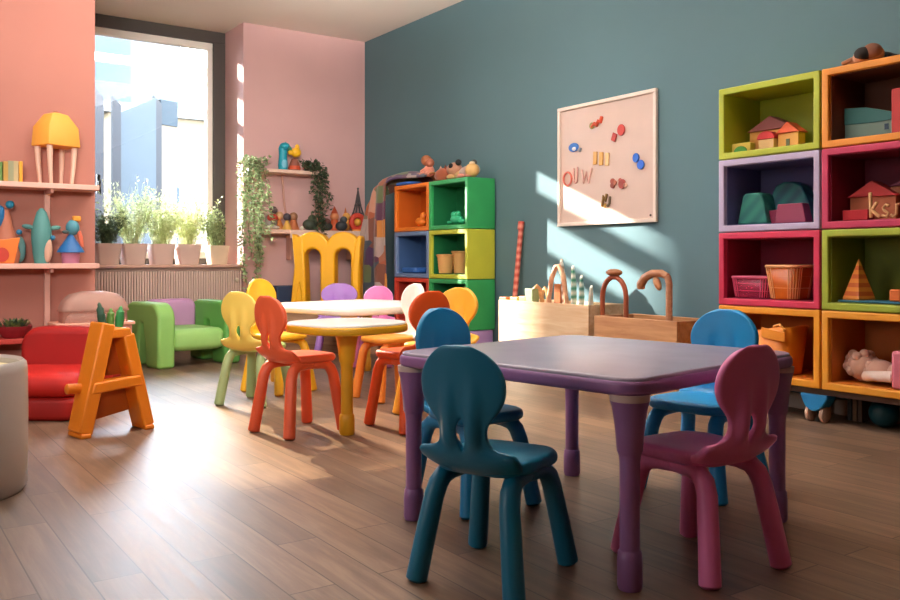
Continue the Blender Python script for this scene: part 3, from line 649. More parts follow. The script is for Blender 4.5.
obj('ear', MB().ball((0, -.06, .13), (.02, .04, .028)), M('4a4a44', .85), pg)
obj('paw', MB().ball((-.05, -.06, .025), (.03, .05, .025)).ball((-.05, .06, .022), (.03, .05, .022)), M('d98a78', .85), pg)
bb = thing('toy_ball_figure', 'round cream toy with a small stalk at the corner of the green cube', 'toy', (X2+.10, Y0+.07, ZT))
obj('body', MB().ball((0, 0, .062), (.062, .062, .062)), M('d8aa68', .6), bb); obj('stalk', MB().lathe([(.028, 0), (.022, .02), (0, .026)], 14, T(0, 0, .115)), M('e6cba6', .6), bb)

# ================================================================== BLUE WALL: BOARD, CRATES
XBd = XB-.03
bz0, bz1 = 1.145, 2.08; by0, by1 = 4.11, 5.13
wb = thing('magnet_board', 'framed beige magnet board on the blue wall', 'board', (XB, (by0+by1)/2, bz0))
hw = (by1-by0)/2; H = bz1-bz0
obj('panel', MB().box(-.014, -.002, -hw+.02, hw-.02, .02, H-.02), M('cfb6a8', .4, .03), wb, smooth=False)
fm = MB().box(-.03, -.001, -hw, hw, 0, .028).box(-.03, -.001, -hw, hw, H-.028, H).box(-.03, -.001, -hw, -hw+.028, .028, H-.028).box(-.03, -.001, hw-.028, hw, .028, H-.028)
obj('frame', fm, M('e6d6c9', .35), wb, bevel=.005)
obj('screw', MB().lathe([(.008, 0), (.008, .004), (0, .005)], 12, Ry(-PI/2)), M('3a2f2a', .5), wb, loc=(-.014, -hw+.06, .05))
def mag(name, label, px, py, build, mats, group='magnets on the board'):
    p = at_x(px, py, XB-.016)
    t = thing(name, label, 'magnet', (XB-.0145, p.y, p.z), 0, group)
    for i, (nm, poly, mt) in enumerate(build):
        if isinstance(poly, list): m_ = yprism([(-u, v) for u, v in poly], -.012, 0)
        else: m_ = poly
        obj(nm, m_, M(mt, .5), t, bevel=.003, seg=2)
def tb2(pts, r=.009): return MB().tube([(-.007, -u, v) for u, v in pts], r, 8, flat=1)
def disc(u, v, ru, rv=None): return [(u+a, v+b) for a, b in arc(0, 0, ru, 0, 345, 16, rv or ru)]
mag('magnet', 'orange-red squiggle magnet with a green dot near the top of the board', 597, 123, [('squiggle', tb2([(-.05, -.025), (-.02, .0), (.0, -.02), (.02, .015), (.04, .0), (.055, .04)], .014), 'd0563a'), ('dot', disc(-.05, -.015, .025), '8a8a4a')], 0)
mag('magnet', 'round red magnet near the upper corner of the board', 621.5, 130, [('disc', disc(0, 0, .036, .042), 'c0443c')], 0)
mag('magnet', 'squarish red magnet below the round red one', 614.5, 137, [('disc', [(-.03, -.02), (.01, -.04), (.03, .015), (-.008, .035)], 'b84038')], 0)
mag('magnet', 'blue cloud magnet with a white belly', 575, 148, [('cloud', disc(-.01, .005, .055, .035), '2f6ec0'), ('belly', MB().ball((-.012, .0, -.008), (.01, .022, .015)), 'e6e0dc'), ('tail', tb2([(.04, -.02), (.06, -.03), (.07, -.01)], .010), '8a9098')], 0)
for k in range(3):
    mag('magnet', ['first yellow bar magnet in the row of three, next to the blue cloud', 'middle yellow bar magnet in the row of three', 'last yellow bar magnet in the row of three, paler and tilted'][k], 595.5+6*k, 158+.6*k, [('bar', [(-.02, -.05), (.018, -.05), (.022, .045), (-.016, .05)], ['d9a860', 'dba95a', 'e0bd84'][k])], 0)
mag('magnet', 'bright blue figure-eight magnet near the board edge', 639, 161, [('lobe', disc(-.025, .025, .03, .034), '2a6ad0'), ('lobe', disc(.02, -.028, .033, .034), '2462c8')], 0)
mag('letter_magnet', 'red ring letter O magnet on the board', 568, 179, [('ring', MB().tube([(-.007, .045*math.cos(a*PI/10), .052*math.sin(a*PI/10)) for a in range(21)], .008, 8, cap=False), 'd06a58')], 0)
mag('letter_magnet', 'pale pink letter U magnet beside the red ring', 576, 176, [('stroke', tb2([(-.02, .06), (-.018, -.04), (.0, -.055), (.018, -.04), (.022, .065)], .007), 'd9a69c')], 0)
mag('letter_magnet', 'white and pink letter W magnet beside the letter U', 587, 176, [('stroke', tb2([(-.05, .05), (-.03, -.05), (0, .03), (.02, -.055), (.055, .055)], .008), 'e2b8ae')], 0)
mag('magnet', 'brown-red flower magnet beneath the yellow bars', 613, 183, [('petal', disc(0, .012, .022), 'a04a38'), ('petal', disc(.0, -.018, .022), '8a4030'), ('petal', disc(.022, 0, .018), 'b86a50')], 0)
mag('magnet', 'dark red clover magnet beside the brown-red flower', 622.5, 184, [('petal', disc(0, 0, .036), '963a30'), ('petal', disc(.03, -.01, .018), 'd9a890'), ('petal', disc(-.02, .03, .014), 'b55a48')], 0)
mag('magnet', 'dark gold animal magnet lowest on the board', 606, 201, [('body', tb2([(-.035, -.04), (-.02, .04), (.0, .0), (.012, .05)], .011), '8a6a34'), ('leg', tb2([(.02, -.04), (.04, -.02), (.045, .03)], .010), '6a5f4a'), ('leg', tb2([(-.01, -.045), (.0, -.02)], .010), 'c9a050')], 0)

PINE = wood('d9b184', 'ecd0a8', .55, 1, .8); PIN2 = wood('b0764a', 'cf9a68', .55, 1, .8)
def crate(name, label, x0, x1, y0, y1, h, mat, zb=0, th=.022):
    t = thing(name, label, 'crate', ((x0+x1)/2, (y0+y1)/2, zb)); a = (x1-x0)/2; b = (y1-y0)/2
    obj('front_board', MB().box(-a, -a+th, -b, b, 0, h), mat, t, bevel=.003); obj('back_board', MB().box(a-th, a, -b, b, 0, h), mat, t, bevel=.003)
    for s in (-1, 1): obj('end_board', MB().box(-a+th, a-th, s*b-(th if s > 0 else 0), s*b+(th if s < 0 else 0), 0, h), mat, t, bevel=.003)
    obj('bottom_board', MB().box(-a+th, a-th, -b+th, b-th, .0, .02), mat, t)
    return t
crate('wooden_crate', 'long pale pine crate of toys against the blue wall', 4.2, 4.56, 4.36, 5.37, .566, PINE)
def archtoy(label, loc, w, h, r, mat, rz, n=1):
    t = MB(); pts = [(0, -w/2, 0), (0, -w/2, h*.5)] + [(0, w/2*-math.cos(PI*i/8), h*.5+h*.5*math.sin(PI*i/8)) for i in range(1, 8)] + [(0, w/2, h*.5), (0, w/2, 0)]
    return solo('wooden_arch', t.tube(pts, r, 10), mat, label, 'toy', loc, rz)
ZC = .04
def inb(px, X=4.36): return at_x(px, 290, X).y
archtoy('low tan wooden arch sticking out of the pine crate', (4.33, inb(540), ZC), .11, .64, .017, wood('b0703a', 'cf9a60'), .5)
archtoy('second tan wooden arch beside the low one in the pine crate', (4.45, inb(545, 4.45), ZC), .10, .62, .016, wood('c08a4a', 'd9ab70'), .2)
pn = thing('toy_boat', 'pointed pinkish wooden hoop standing in the pine crate', 'toy', (4.36, inb(558), ZC), .2)
obj('hoop', MB().tube([(0, -.08, 0), (0, -.075, .55), (0, -.05, .72), (0, -.01, .80), (0, .02, .79), (0, .06, .7), (0, .085, .55), (0, .085, 0)], .019, 10), wood('c88a64', 'e0ad88'), pn)
obj('slat', MB().box(-.01, .01, -.03, .03, 0, .66), wood('a0582a', 'b8703c'), pn, bevel=.004)
bk = [('e9e2d6', 'white pointed book with brown stripes leaning in the pine crate', 568, .85, -.10), ('3a8a6a', 'green book leaning in the pine crate', 573, .80, .02), ('2f7a66', 'dark green pointed book next to the green one', 578, .73, .10), ('d9dccc', 'cream book at the end of the leaning books', 584, .66, .2)]
for h_, lb, px, hh_, tl in bk:
    m_ = MB().prism([(-.045, 0), (.045, 0), (.045, hh_-.16), (-.02, hh_), (-.045, hh_-.02)], -.008, .008)
    o = solo('picture_book', m_, wave(h_, 'eee8dc' if h_ != 'e9e2d6' else 'a8806a', 5, 'Z', .6), lb, 'book', (4.42, inb(px, 4.42), ZC), (.0, 0, 0), group='books in the pine crate', bevel=.002)
    o.rotation_euler = (tl*.5, 0, .5)
for k, (px, cl, h_) in enumerate(((506, 'b86a3a', .585), (517, 'd9a45a', .59), (526, 'c08a4a', .60), (532, '8a9a6a', .66))):
    solo('wooden_block', MB().box(-.035, .035, -.045, .045, 0, h_-ZC), wood(cl, cl), ['rust brown plank end just above the pine crate rim', 'honey plank end just above the pine crate rim', 'brown plank end in the pine crate beside the arches', 'thin greenish plank end rising by the wooden arches'][k], 'toy block', (4.3, inb(px, 4.3), ZC), bevel=.006)
po = at_x(511.5, 296, 4.52); pt_ = at_x(521, 222, 4.6)
solo('broom_pole', MB().tube([(4.50, po.y+.01, .03), (4.60, pt_.y, pt_.z-.06)], .022, 14).tube([(4.597, pt_.y+.003, pt_.z-.06), (4.602, pt_.y-.002, pt_.z)], .027, 14), wave('b8483a', 'd98a78', 5, 'Z', .5), 'red striped pole leaning in the crate against the blue wall', 'pole')
crate('wooden_crate', 'short brown pine crate with a carrying hoop and a cane', 4.12, 4.5, at_x(677, 330, 4.12).y, at_x(594, 330, 4.12).y, .505, PIN2, th=.03)
yh = at_x(612, 300, 4.22).y; th_ = thing('toy_hoop', 'rust brown hoop with a wooden knob standing in the short crate', 'toy', (4.24, yh, .03), .1)
w2 = .10
obj('hoop', MB().tube([(0, -w2, 0), (0, -w2, .56)] + [(0, -w2*math.cos(PI*i/10), .60+.135*math.sin(PI*i/10)) for i in range(0, 11)] + [(0, w2, .56), (0, w2, 0)], .017, 12), M('a04f2e', .5, .1), th_)
obj('knob', MB().ball((0, 0, .765), (.035, .065, .025)), wood('8a5028', 'a8683c'), th_)
yc = at_x(668, 300, 4.22).y; cn = thing('toy_cane', 'tan wooden cane with a hooked handle standing in the short crate', 'toy', (4.24, yc+.01, .03), 0)
obj('shaft', MB().tube([(0, 0, 0), (0, -.002, .70), (0, .012, .745)], .021, 12), wood('a06a48', 'b98562'), cn)
obj('handle', MB().tube([(0, .012, .745), (0, .06, .765), (0, .14, .762), (0, .20, .735), (0, .235, .69), (0, .235, .665)], [.022, .024, .026, .027, .029, .026], 12), wood('9a6440', 'b98058'), cn)
obj('peg', MB().ball((0, .095, .70), (.022, .024, .05), mat=Rx(-.5)), wood('a87048', 'c08a60'), cn)

# ================================================================== BACK WALL SHELVES
SH = M('dcb9a8', .5, .04)
sx0 = at_y(266, 172, YB-.12).x; sx1 = at_y(318, 172, YB-.12).x; szu = 1.79
us = thing('wall_shelf', 'short pale shelf high on the pink wall with ivy at both ends', 'shelf', (sx0, YB, szu))
obj('board', MB().box(-.19, sx1-sx0, -.24, -.002, -.035, 0), SH, us, bevel=.004)
obj('bracket', MB().tube([(.20, -.06, -.04), (.24, -.03, -.35), (.30, -.014, -.60)], .012, 8), M('b98a7c', .5), us)
lx0 = 3.40; szl = 1.185
ls = thing('wall_shelf', 'long pale shelf of small toys above the yellow letter', 'shelf', (lx0, YB, szl))
obj('board', MB().box(0, XB-lx0-.004, -.27, -.002, -.04, 0), SH, ls, bevel=.004)
obj('edge_strip', MB().box(.22, XB-lx0-.004, -.285, -.27, -.085, -.002), M('e0bfae', .5), ls, bevel=.004)
obj('bracket', MB().box(.3, .32, -.12, -.002, -.30, -.04), M('b98a7c', .5), ls); obj('bracket', MB().box(1.0, 1.02, -.12, -.002, -.30, -.04), M('b98a7c', .5), ls)

IVY = leafmat('6a7f55', 'b4c094', .3); IVD = leafmat('2f4030', '5a6a4a', .2)
def ivy(label, cx, y, z0, strands, mat, seed, spread=.13):
    random.seed(seed)
    t = thing('trailing_ivy', label, 'plant', (cx, y, z0))
    pot = MB().lathe([(0, 0), (.05, 0), (.07, .06), (.072, .065), (.062, .065), (0, .06)], 20)
    obj('pot', pot, M('8a7a68', .7), t)
    fo = MB(); st = MB()
    for (dx, ln) in strands:
        p = Vector((dx*.4, -.02, .06)); pts = [p.copy()]
        q = Vector((dx, -.14-random.uniform(0, .05), .02)); pts.append(q.copy())
        n_ = int(ln/.05)
        for i in range(n_):
            q = q+Vector((random.uniform(-.018, .018), random.uniform(-.012, .008), -.05)); pts.append(q.copy())
        st.tube(pts, .003, 5)
        for p in pts:
            for _ in range(6):
                dr = Vector((random.uniform(-1, 1), random.uniform(-1, .3), random.uniform(-.9, .5)))
                fo.leaf(p+Vector((random.uniform(-.022, .022), random.uniform(-.02, .02), random.uniform(-.025, .025))), dr, random.uniform(.012, .02), random.uniform(.035, .055), Vector((random.uniform(-.4, .4), -.5, 1)))
    for _ in range(130):
        dr = Vector((random.uniform(-1, 1), random.uniform(-1, .5), random.uniform(-.4, 1)))
        fo.leaf(Vector((random.uniform(-spread, spread), random.uniform(-.15, .05), random.uniform(.02, .10))), dr, random.uniform(.012, .02), random.uniform(.035, .055), Vector((0, -.3, 1)))
    obj('stems', st, M('5a5a3a', .8), t); obj('foliage', fo, mat, t, smooth=False)
ix = at_y(252, 200, YB-.3).x
ivy('long pale green ivy trailing off the high shelf beside the window', sx0-.15, YB-.14, szu-.0, [(-.17, .75), (-.13, .95), (-.09, 1.28), (-.05, 1.33), (-.02, 1.0), (.02, .9), (.05, .72), (-.19, .5), (-.10, .85), (.0, .65)], IVY, 5)
ivy('short dark green ivy trailing off the other end of the high shelf', sx1-.09, YB-.12, szu, [(-.05, .25), (-.01, .62), (.02, .75), (.05, .62), (.08, .42), (.11, .25), (.04, .55)], IVD, 9, .1)
tl = thing('toy_dinosaur', 'turquoise upright toy animal on the high shelf', 'toy', (at_y(283, 150, YB-.16).x, YB-.16, szu))
obj('body', MB().lathe([(0, 0), (.045, .0), (.05, .05), (.04, .15), (.045, .22), (.03, .26), (0, .265)], 18).ball((.01, -.02, .24), (.05, .055, .04)), M('1f9ab0', .5), tl)
obj('belly', MB().ball((0, -.035, .06), (.032, .02, .05)), M('6fb8d0', .5), tl); obj('crest', MB().prism([(-.01, .24), (.03, .29), (.035, .22), (.05, .2), (.035, .12)], -.008, .008), M('14707f', .5), tl)
ye = thing('toy_bird', 'yellow toy bird above a brown pot-bellied base on the high shelf', 'toy', (at_y(294.5, 150, YB-.16).x, YB-.16, szu))
obj('base', MB().lathe([(0, 0), (.055, 0), (.058, .03), (.05, .075), (.03, .12), (0, .13)], 18), M('8a5040', .6), ye)
obj('band', MB().lathe([(.059, .012), (.061, .03), (.055, .05)], 18), M('c8502a', .6), ye)
obj('body', MB().ball((.015, 0, .19), (.055, .045, .05)).ball((-.04, -.005, .185), (.035, .03, .026)).ball((.03, 0, .245), (.024, .02, .03)), M('f0b81c', .5), ye)
obj('wing', MB().ball((-.055, .0, .22), (.025, .02, .03)), M('2f8a6a', .5), ye)

def toy(label, px, X_, pieces, y=YB-.15, z=szl, name='toy_figure', group='small toys on the long shelf'):
    t = thing(name, label, 'toy', (at_y(px, 220, y).x, y, z), 0, group)
    t.scale = (1.3, 1.3, 1.3)
    for nm, mb_, cl in pieces: obj(nm, mb_, M(cl, .6), t)
def cone(r, h, z=0, r2=0): return MB().lathe([(0, z), (r, z), (r2 if r2 else .001, z+h), (0, z+h)], 18)
def sph(x, y, z, r): return MB().ball((x, y, z), r)
toy('grey bird figure with a red wing at the window end of the long shelf', 271, 0, [('body', sph(0, 0, .06, (.05, .04, .06)), '8a8080'), ('wing', sph(.0, -.03, .09, (.045, .02, .03)), 'b83a30'), ('head', sph(.02, 0, .15, (.032, .03, .03)), '5a4a48'), ('foot', sph(.0, -.02, .016, (.06, .05, .016)), 'd9d0c8')], y=YB-.19)
toy('orange and cream toy figure beside the grey bird', 279.5, 0, [('body', cone(.045, .10), 'c8783a'), ('head', sph(0, 0, .115, .032), 'd9a878')], y=YB-.07)
toy('yellow toy figure with a dark cap on the long shelf', 287, 0, [('body', cone(.042, .09), 'd0a04a'), ('head', sph(0, 0, .10, .03), '4a4048')], y=YB-.20)
toy('brown toy figure in an orange coat on the long shelf', 293.5, 0, [('body', cone(.05, .085, 0, .02), 'b8683c'), ('head', sph(0, 0, .11, .034), 'a07050')], y=YB-.075)
toy('pale pink cone-shaped toy behind the dark ivy leaves', 318.5, 0, [('body', cone(.055, .20), 'c9897a'), ('base', MB().lathe([(0, 0), (.062, 0), (.062, .02), (0, .02)], 18), 'a86a60')], y=YB-.085)
toy('dark green toy bush beneath the short ivy', 310, 0, [('body', sph(0, 0, .045, (.06, .05, .045)), '3a4436'), ('top', sph(.02, 0, .09, .035), '4a5640')], y=YB-.19)
toy('dark green toy car beside the toy bush', 326, 0, [('body', sph(0, 0, .035, (.055, .04, .035)), '3c3f3a'), ('cab', sph(0, 0, .07, (.04, .035, .03)), '6a3f38')], y=YB-.20)
toy('orange toy figure with a pointed hat in the middle of the long shelf', 334.5, 0, [('body', cone(.05, .10, 0, .025), 'c8582a'), ('head', sph(0, 0, .12, .036), 'd98a5a'), ('hat', cone(.03, .06, .145), 'b84a22')], y=YB-.08)
toy('charcoal toy beside the pointed-hat figure', 341.5, 0, [('body', sph(0, 0, .04, (.05, .045, .04)), '33363a'), ('head', sph(.02, 0, .09, .03), '44484a')], y=YB-.20)
toy('yellow-orange toy bird near the spire on the long shelf', 345.5, 0, [('body', sph(0, 0, .055, (.04, .04, .055)), 'c8883c'), ('head', sph(.01, 0, .125, .032), 'd9a050'), ('crest', cone(.012, .05, .15), 'c06a2a')], y=YB-.065)
toy('red and orange ring toy in front of the grey spire', 357.5, 0, [('ring', MB().tube([(.055*math.cos(a*PI/10), 0, .075+.055*math.sin(a*PI/10)) for a in range(21)], .022, 10, cap=False), 'c8402c'), ('center', sph(0, 0, .075, .03), 'd9a03a'), ('base', MB().lathe([(0, 0), (.05, 0), (.045, .014), (0, .014)], 18), 'd98a3a')], y=YB-.2)
ei = thing('toy_tower', 'tall dark grey lattice spire at the corner end of the long shelf', 'toy', (at_y(358, 220, YB-.09).x, YB-.09, szl))
tw = MB()
for sx in (-1, 1):
    for sy in (-1, 1): tw.tube([(sx*.10, sy*.07, .01), (sx*.06, sy*.045, .13), (sx*.022, sy*.02, .28), (0, 0, .46)], [.012, .011, .009, .006], 6)
for z_, k in ((.10, .072), (.19, .043), (.28, .022)): tw.box(-k-.008, k+.008, -k*.8-.008, k*.8+.008, z_, z_+.014)
obj('lattice', tw, M('4a4648', .6), ei); obj('cap', sph(0, 0, .465, .012), M('5a5456', .6), ei)
solo('toy_bead', sph(0, 0, .02, .02), M('e6dcc8', .5), 'white bead lying near the front edge of the long shelf', 'bead', (at_y(302, 228, YB-.23).x, YB-.23, szl))

# bench with the yellow letter, things under the shelf
BN = wood('7a5238', '9a6c4a', .6, 0)
bx = at_d(330, 300, 8.3)
bn = thing('low_bench', 'low brown wooden bench under the yellow letter', 'bench', (bx.x, bx.y, 0), ang(.12, 1))
obj('board', MB().box(-.52, .52, -.2, .2, .42, .465), BN, bn, bevel=.004)
obj('front_panel', MB().box(-.5, .5, -.18, -.15, .0, .42), wood('8a6448', 'b08a68', .6, 0), bn)
for s in (-1, 1): obj('side_panel', MB().box(s*.5-.015, s*.5+.015, -.18, .18, 0, .42), BN, bn)
yl = thing('letter_stool', 'big yellow plastic letter M standing on the bench', 'letter', at_d(328.5, 300, 8.3)*1, ang(.12, 1))
yl.location.z = .466; yl.scale = (1.045,)*3
YM = M('eeb018', .42, .05)
def band(cx, w_in, w_out, z0, zt_in, zt_out):
    ou = arc(cx, zt_out-w_out, w_out, 0, 180, 16); inn = arc(cx, zt_in-w_in, w_in, 180, 0, 16)
    return [(cx+w_out, z0)]+ou+[(cx-w_out, z0)]+[(cx-w_in, z0)]+inn+[(cx+w_in, z0)]
m_ = MB(); d_ = .075
for cx in (-.135, .15): m_.prism(band(cx, .075, .165 if cx < 0 else .16, 0, .50, .655), -d_, d_)
obj('arches', m_, YM, yl, bevel=.02)
lgm = MB().prism([(-.335, 0), (-.275, 0), (-.27, .10), (-.255, .16), (-.24, .10), (-.235, 0), (-.19, 0), (-.20, .30), (-.22, .63), (-.27, .60), (-.325, .64), (-.30, .34)], -.085, .085)
obj('side_leg', lgm, YM, yl, bevel=.015)
obj('side_leg', MB().prism([(.235, 0), (.30, 0), (.305, .33), (.325, .60), (.30, .625), (.265, .55), (.24, .3)], -.085, .085), YM, yl, bevel=.015)
fb = at_y(285, 290, YB-.2)
solo('storage_box', MB().box(-.14, .14, -.1, .1, 0, .62), M('2f3f5c', .7), 'dark blue tall box on the floor under the long shelf', 'box', (fb.x+.03, YB-.16, 0), bevel=.008)
solo('storage_box', MB().box(-.10, .10, -.1, .1, 0, .60), M('8a4a40', .7), 'brick brown tall box beside the dark blue one under the shelf', 'box', (fb.x-.26, YB-.16, 0), bevel=.008)

# ================================================================== PLANTS ON THE SILL
POT = M('cbaea2', .7, .04)
LITE = leafmat('a4ae72', 'e6e8b8', .6); MIDG = leafmat('5f7048', '9aa474', .5); DRKG = leafmat('3a4a34', '66744e', .4)
def herb(label, px, seed, mat, hgt, wpot=.225, y=YB+.17, potm=POT, hp=.20, n=150, group=None):
    random.seed(seed)
    p = at_y(px, 255, y); t = thing('potted_plant', label, 'plant', (p.x, y, SILL), 0, group)
    hw = wpot/2; mb = MB(); lo = rrect(wpot*.80, wpot*.8, .02, 3); hi = rrect(wpot, wpot, .02, 3); k = len(lo)
    rings = [[mb.bm.verts.new((x, yy_, z)) for x, yy_ in o] for o, z in ((lo, 0), (hi, hp), ([(x*.92, yy_*.92) for x, yy_ in hi], hp), ([(x*.9, yy_*.9) for x, yy_ in hi], hp-.03))]
    for a, b in zip(rings, rings[1:]):
        for i in range(k): mb.bm.faces.new((a[i], a[(i+1) % k], b[(i+1) % k], b[i]))
    mb.bm.faces.new(list(reversed(rings[0]))); mb.bm.faces.new(rings[-1])
    obj('pot', mb, potm, t, bevel=.003)
    fo = MB()
    for i in range(n):
        a = random.uniform(0, 2*PI); r = random.uniform(0, hw*.8)
        base = Vector((r*math.cos(a), r*math.sin(a), hp-.02))
        d = Vector((math.cos(a)*random.uniform(.05, .5), math.sin(a)*random.uniform(.05, .4), 1)).normalized()
        l = hgt*random.uniform(.45, 1.0)*(1-.25*r/hw)
        if p.x+base.x+(d.x+.2)*l > NX1-.05: d = Vector((-abs(d.x)*.5, d.y, d.z)).normalized()
        bend = Vector((random.uniform(-.2, .2 if p.x < 2.9 else -.05), random.uniform(-.2, .2), -.12))
        fo.blade(base, d, bend, l, .0035)
        for q in range(9):
            tt = random.uniform(.2, 1); pp = base+d*l*tt+bend*l*tt*tt
            fo.leaf(pp, Vector((random.uniform(-1, 1), random.uniform(-1, 1), random.uniform(.0, 1.1))), .0065, random.uniform(.028, .045), Vector((random.uniform(-1, 1), random.uniform(-1, 1), .4)))
    obj('foliage', fo, mat, t, smooth=False)
herb('dark green potted herb nearest the edge of the shelf wall', 107, 1, DRKG, .42)
herb('pale potted herb with the tallest sprigs, second pot from the shelf wall', 133, 2, LITE, .80)
herb('bushy pale green potted herb, third pot from the shelf wall', 161, 3, LITE, .66)
herb('yellow-green potted herb, fourth pot from the shelf wall', 187, 4, LITE, .70)
herb('green potted herb in a small beige pot at the ivy end of the sill', 217, 6, MIDG, .56, .20, potm=M('c9b49a', .7), hp=.19, n=130)

# ================================================================== LEFT WALL SHELVES
SW = M('d9a999', .5, .04)
def lshelf(label, z, x1, rail):
    t = thing('wall_shelf', label, 'shelf', (XL-.02, YL, z))
    obj('board', MB().box(-2.2, 0, -.22, -.002, -.034, 0), SW, t, bevel=.004)
    if rail: obj('bracket_rail', MB().box(-.30, -.265, -.028, -.002, -.56 if rail == 1 else -.5, -.034).box(-.292, -.273, -.19, -.028, -.06, -.034), M('d3a091', .5), t, bevel=.003)
lshelf('pale shelf holding the yellow lantern house and leaning books', 1.372, 0, 1)
lshelf('pale shelf holding the blue-capped toy figures', .858, 0, 2)
YS = YL-.11
def lx(px, y=YS): return at_y(px, 220, y).x
ln_ = thing('lantern_house', 'yellow house-shaped lantern on tall thin legs', 'lantern', (lx(56), YS, 1.372), .45)
mb = MB(); lo = rrect(.235, .19, .012, 2); k = len(lo)
def ring(mb, o, f, z): return [mb.bm.verts.new((x*f, y*f, z)) for x, y in o]
rings = [ring(mb, lo, .96, .245), ring(mb, lo, 1.0, .25), ring(mb, lo, .93, .37), ring(mb, lo, .50, .455), ring(mb, lo, .18, .468)]
for a, b in zip(rings, rings[1:]):
    for i in range(k): mb.bm.faces.new((a[i], a[(i+1) % k], b[(i+1) % k], b[i]))
mb.bm.faces.new(rings[-1]); mb.bm.faces.new(list(reversed(rings[0])))
obj('shade', mb, M('e09a3a', .6, .04), ln_, bevel=.006)
obj('cap', MB().ball((0, 0, .47), (.018, .018, .008)), M('8a4a2a', .6), ln_)
for sx in (-1, 1):
    for sy in (-1, 1): obj('leg', MB().tube([(sx*.075, sy*.055, 0), (sx*.085, sy*.06, .12), (sx*.09, sy*.062, .246)], [.011, .015, .019], 10), M('d9b09a', .5), ln_)
for k, (px, cl, w_, h_, tl_) in enumerate(((-2, '5a7a3a', .03, .12, 0), (4, 'a8823a', .03, .125, 0), (9, '8a8a6a', .035, .13, 0), (14, 'b09a70', .03, .13, 0), (19, 'd9962a', .02, .13, 0))):
    solo('book', MB().box(-w_/2, w_/2, -.08, .08, 0, h_), M(cl, .7), ['green book at the picture edge on the upper pale shelf', 'ochre book on the upper pale shelf', 'grey-olive book on the upper pale shelf', 'buff book on the upper pale shelf', 'thin orange-yellow book nearest the lantern on the upper shelf'][k], 'book', (lx(px)+.0, YS, 1.3725), group='books on the upper pale shelf', bevel=.003)
# figures on the second shelf
z = .858
a_ = thing('toy_figure', 'toy clown with a blue wing-shaped hat and blue ball top', 'toy', (lx(6), YS+.02, z))
obj('body', MB().lathe([(0, 0), (.075, 0), (.085, .06), (.06, .16), (.04, .24), (.022, .34), (0, .35)], 20), M('b06a50', .6), a_)
obj('hat', MB().ball((-.05, -.01, .285), (.045, .03, .085), mat=Ry(.25)), M('1f6aa0', .5), a_)
obj('ball', sph(.025, 0, .375, .026), M('1f7a9a', .5), a_); obj('nose', sph(.075, -.02, .20, .018), M('1f6a90', .5), a_)
obj('tail', MB().ball((.085, .02, .09), (.035, .03, .085)), M('5a8a8a', .6), a_)
b_ = thing('toy_house', 'little orange toy house with a red round door', 'toy house', (lx(5, YS-.08)-.01, YS-.075, z))
obj('wall', MB().prism([(-.10, 0), (.06, 0), (.095, .165), (0, .15), (-.10, .15)], -.02, .02), M('e0762a', .6), b_, bevel=.006)
obj('door', MB().prism(disc(-.01, .055, .04, .045), -.026, -.021), M('c0392a', .6), b_)
g_ = thing('toy_whale', 'grey-teal upright toy whale with two fins', 'toy', (lx(41), YS-.02, z))
obj('body', MB().lathe([(0, 0), (.042, 0), (.052, .06), (.062, .16), (.06, .22), (.045, .28), (.03, .33), (.012, .355), (0, .357)], 22), M('4f8a86', .55), g_)
obj('belly', MB().ball((.028, -.03, .09), (.032, .03, .085)), M('c9a08a', .6), g_)
obj('fin', MB().ball((-.08, 0, .235), (.036, .018, .016), mat=Ry(.15)), M('467a78', .55), g_); obj('fin', MB().ball((.08, 0, .23), (.036, .018, .016), mat=Ry(-.15)), M('5a9088', .55), g_)
obj('eye', sph(.062, -.035, .165, .016), M('1f6a90', .5), g_)
c_ = thing('toy_figure', 'toy doll with a blue cone skirt on a pink cup', 'toy', (lx(70), YS-.02, z))
obj('cup', MB().lathe([(0, 0), (.052, 0), (.058, .07), (0, .07)], 22), M('b5708a', .6), c_)
obj('skirt', MB().lathe([(0, .07), (.085, .072), (.08, .085), (.03, .16), (.012, .19), (0, .19)], 24), M('1f5f9a', .5), c_)
obj('head', MB().ball((.012, 0, .235), (.042, .042, .052)), M('4a8a9a', .55), c_)
obj('hair_bun', MB().box(-.02, .032, -.02, .02, -.016, .02), M('e0902a', .5), c_, loc=(.03, 0, .292), bevel=.01)
obj('scarf', MB().tube([(.05, -.01, .21), (.058, -.01, .17), (.07, -.01, .11)], [.012, .016, .012], 8), M('d0664a', .6), c_)
obj('beak', sph(-.035, -.02, .205, (.022, .014, .012)), M('3a4a4a', .6), c_)
# low red shelf with a planter
zr = at_d(15, 337, 5.5).z
rs = thing('wall_shelf', 'low red shelf board with a planter, at the picture edge', 'shelf', (0, YL, zr))
rx1 = at_y(30, 337, YL-.2).x
obj('board', MB().box(-1.2, rx1, -.28, -.002, -.03, 0), M('b83a30', .5), rs, bevel=.004)
obj('bracket', MB().box(-.1, -.07, -.2, -.002, -.16, -.03), M('a8402f', .5), rs)
pl_ = thing('potted_plant', 'dark red bowl of small succulents on the low red shelf', 'plant', (at_y(14, 330, YL-.15).x, YL-.15, zr))
obj('bowl', MB().lathe([(0, 0), (.06, 0), (.10, .05), (.105, .075), (.09, .07), (0, .06)], 26), M('8a1f28', .5), pl_)
fo = MB(); random.seed(21)
for i in range(90):
    a = random.uniform(0, 2*PI); r = random.uniform(0, .08)
    fo.leaf(Vector((r*math.cos(a), r*math.sin(a), .065)), Vector((math.cos(a)*.6, math.sin(a)*.6, random.uniform(.4, 1.5))), .012, random.uniform(.04, .075), Vector((0, 0, 1)))
obj('foliage', fo, leafmat('2f4a38', '7a8a4a', .2), pl_, smooth=False)
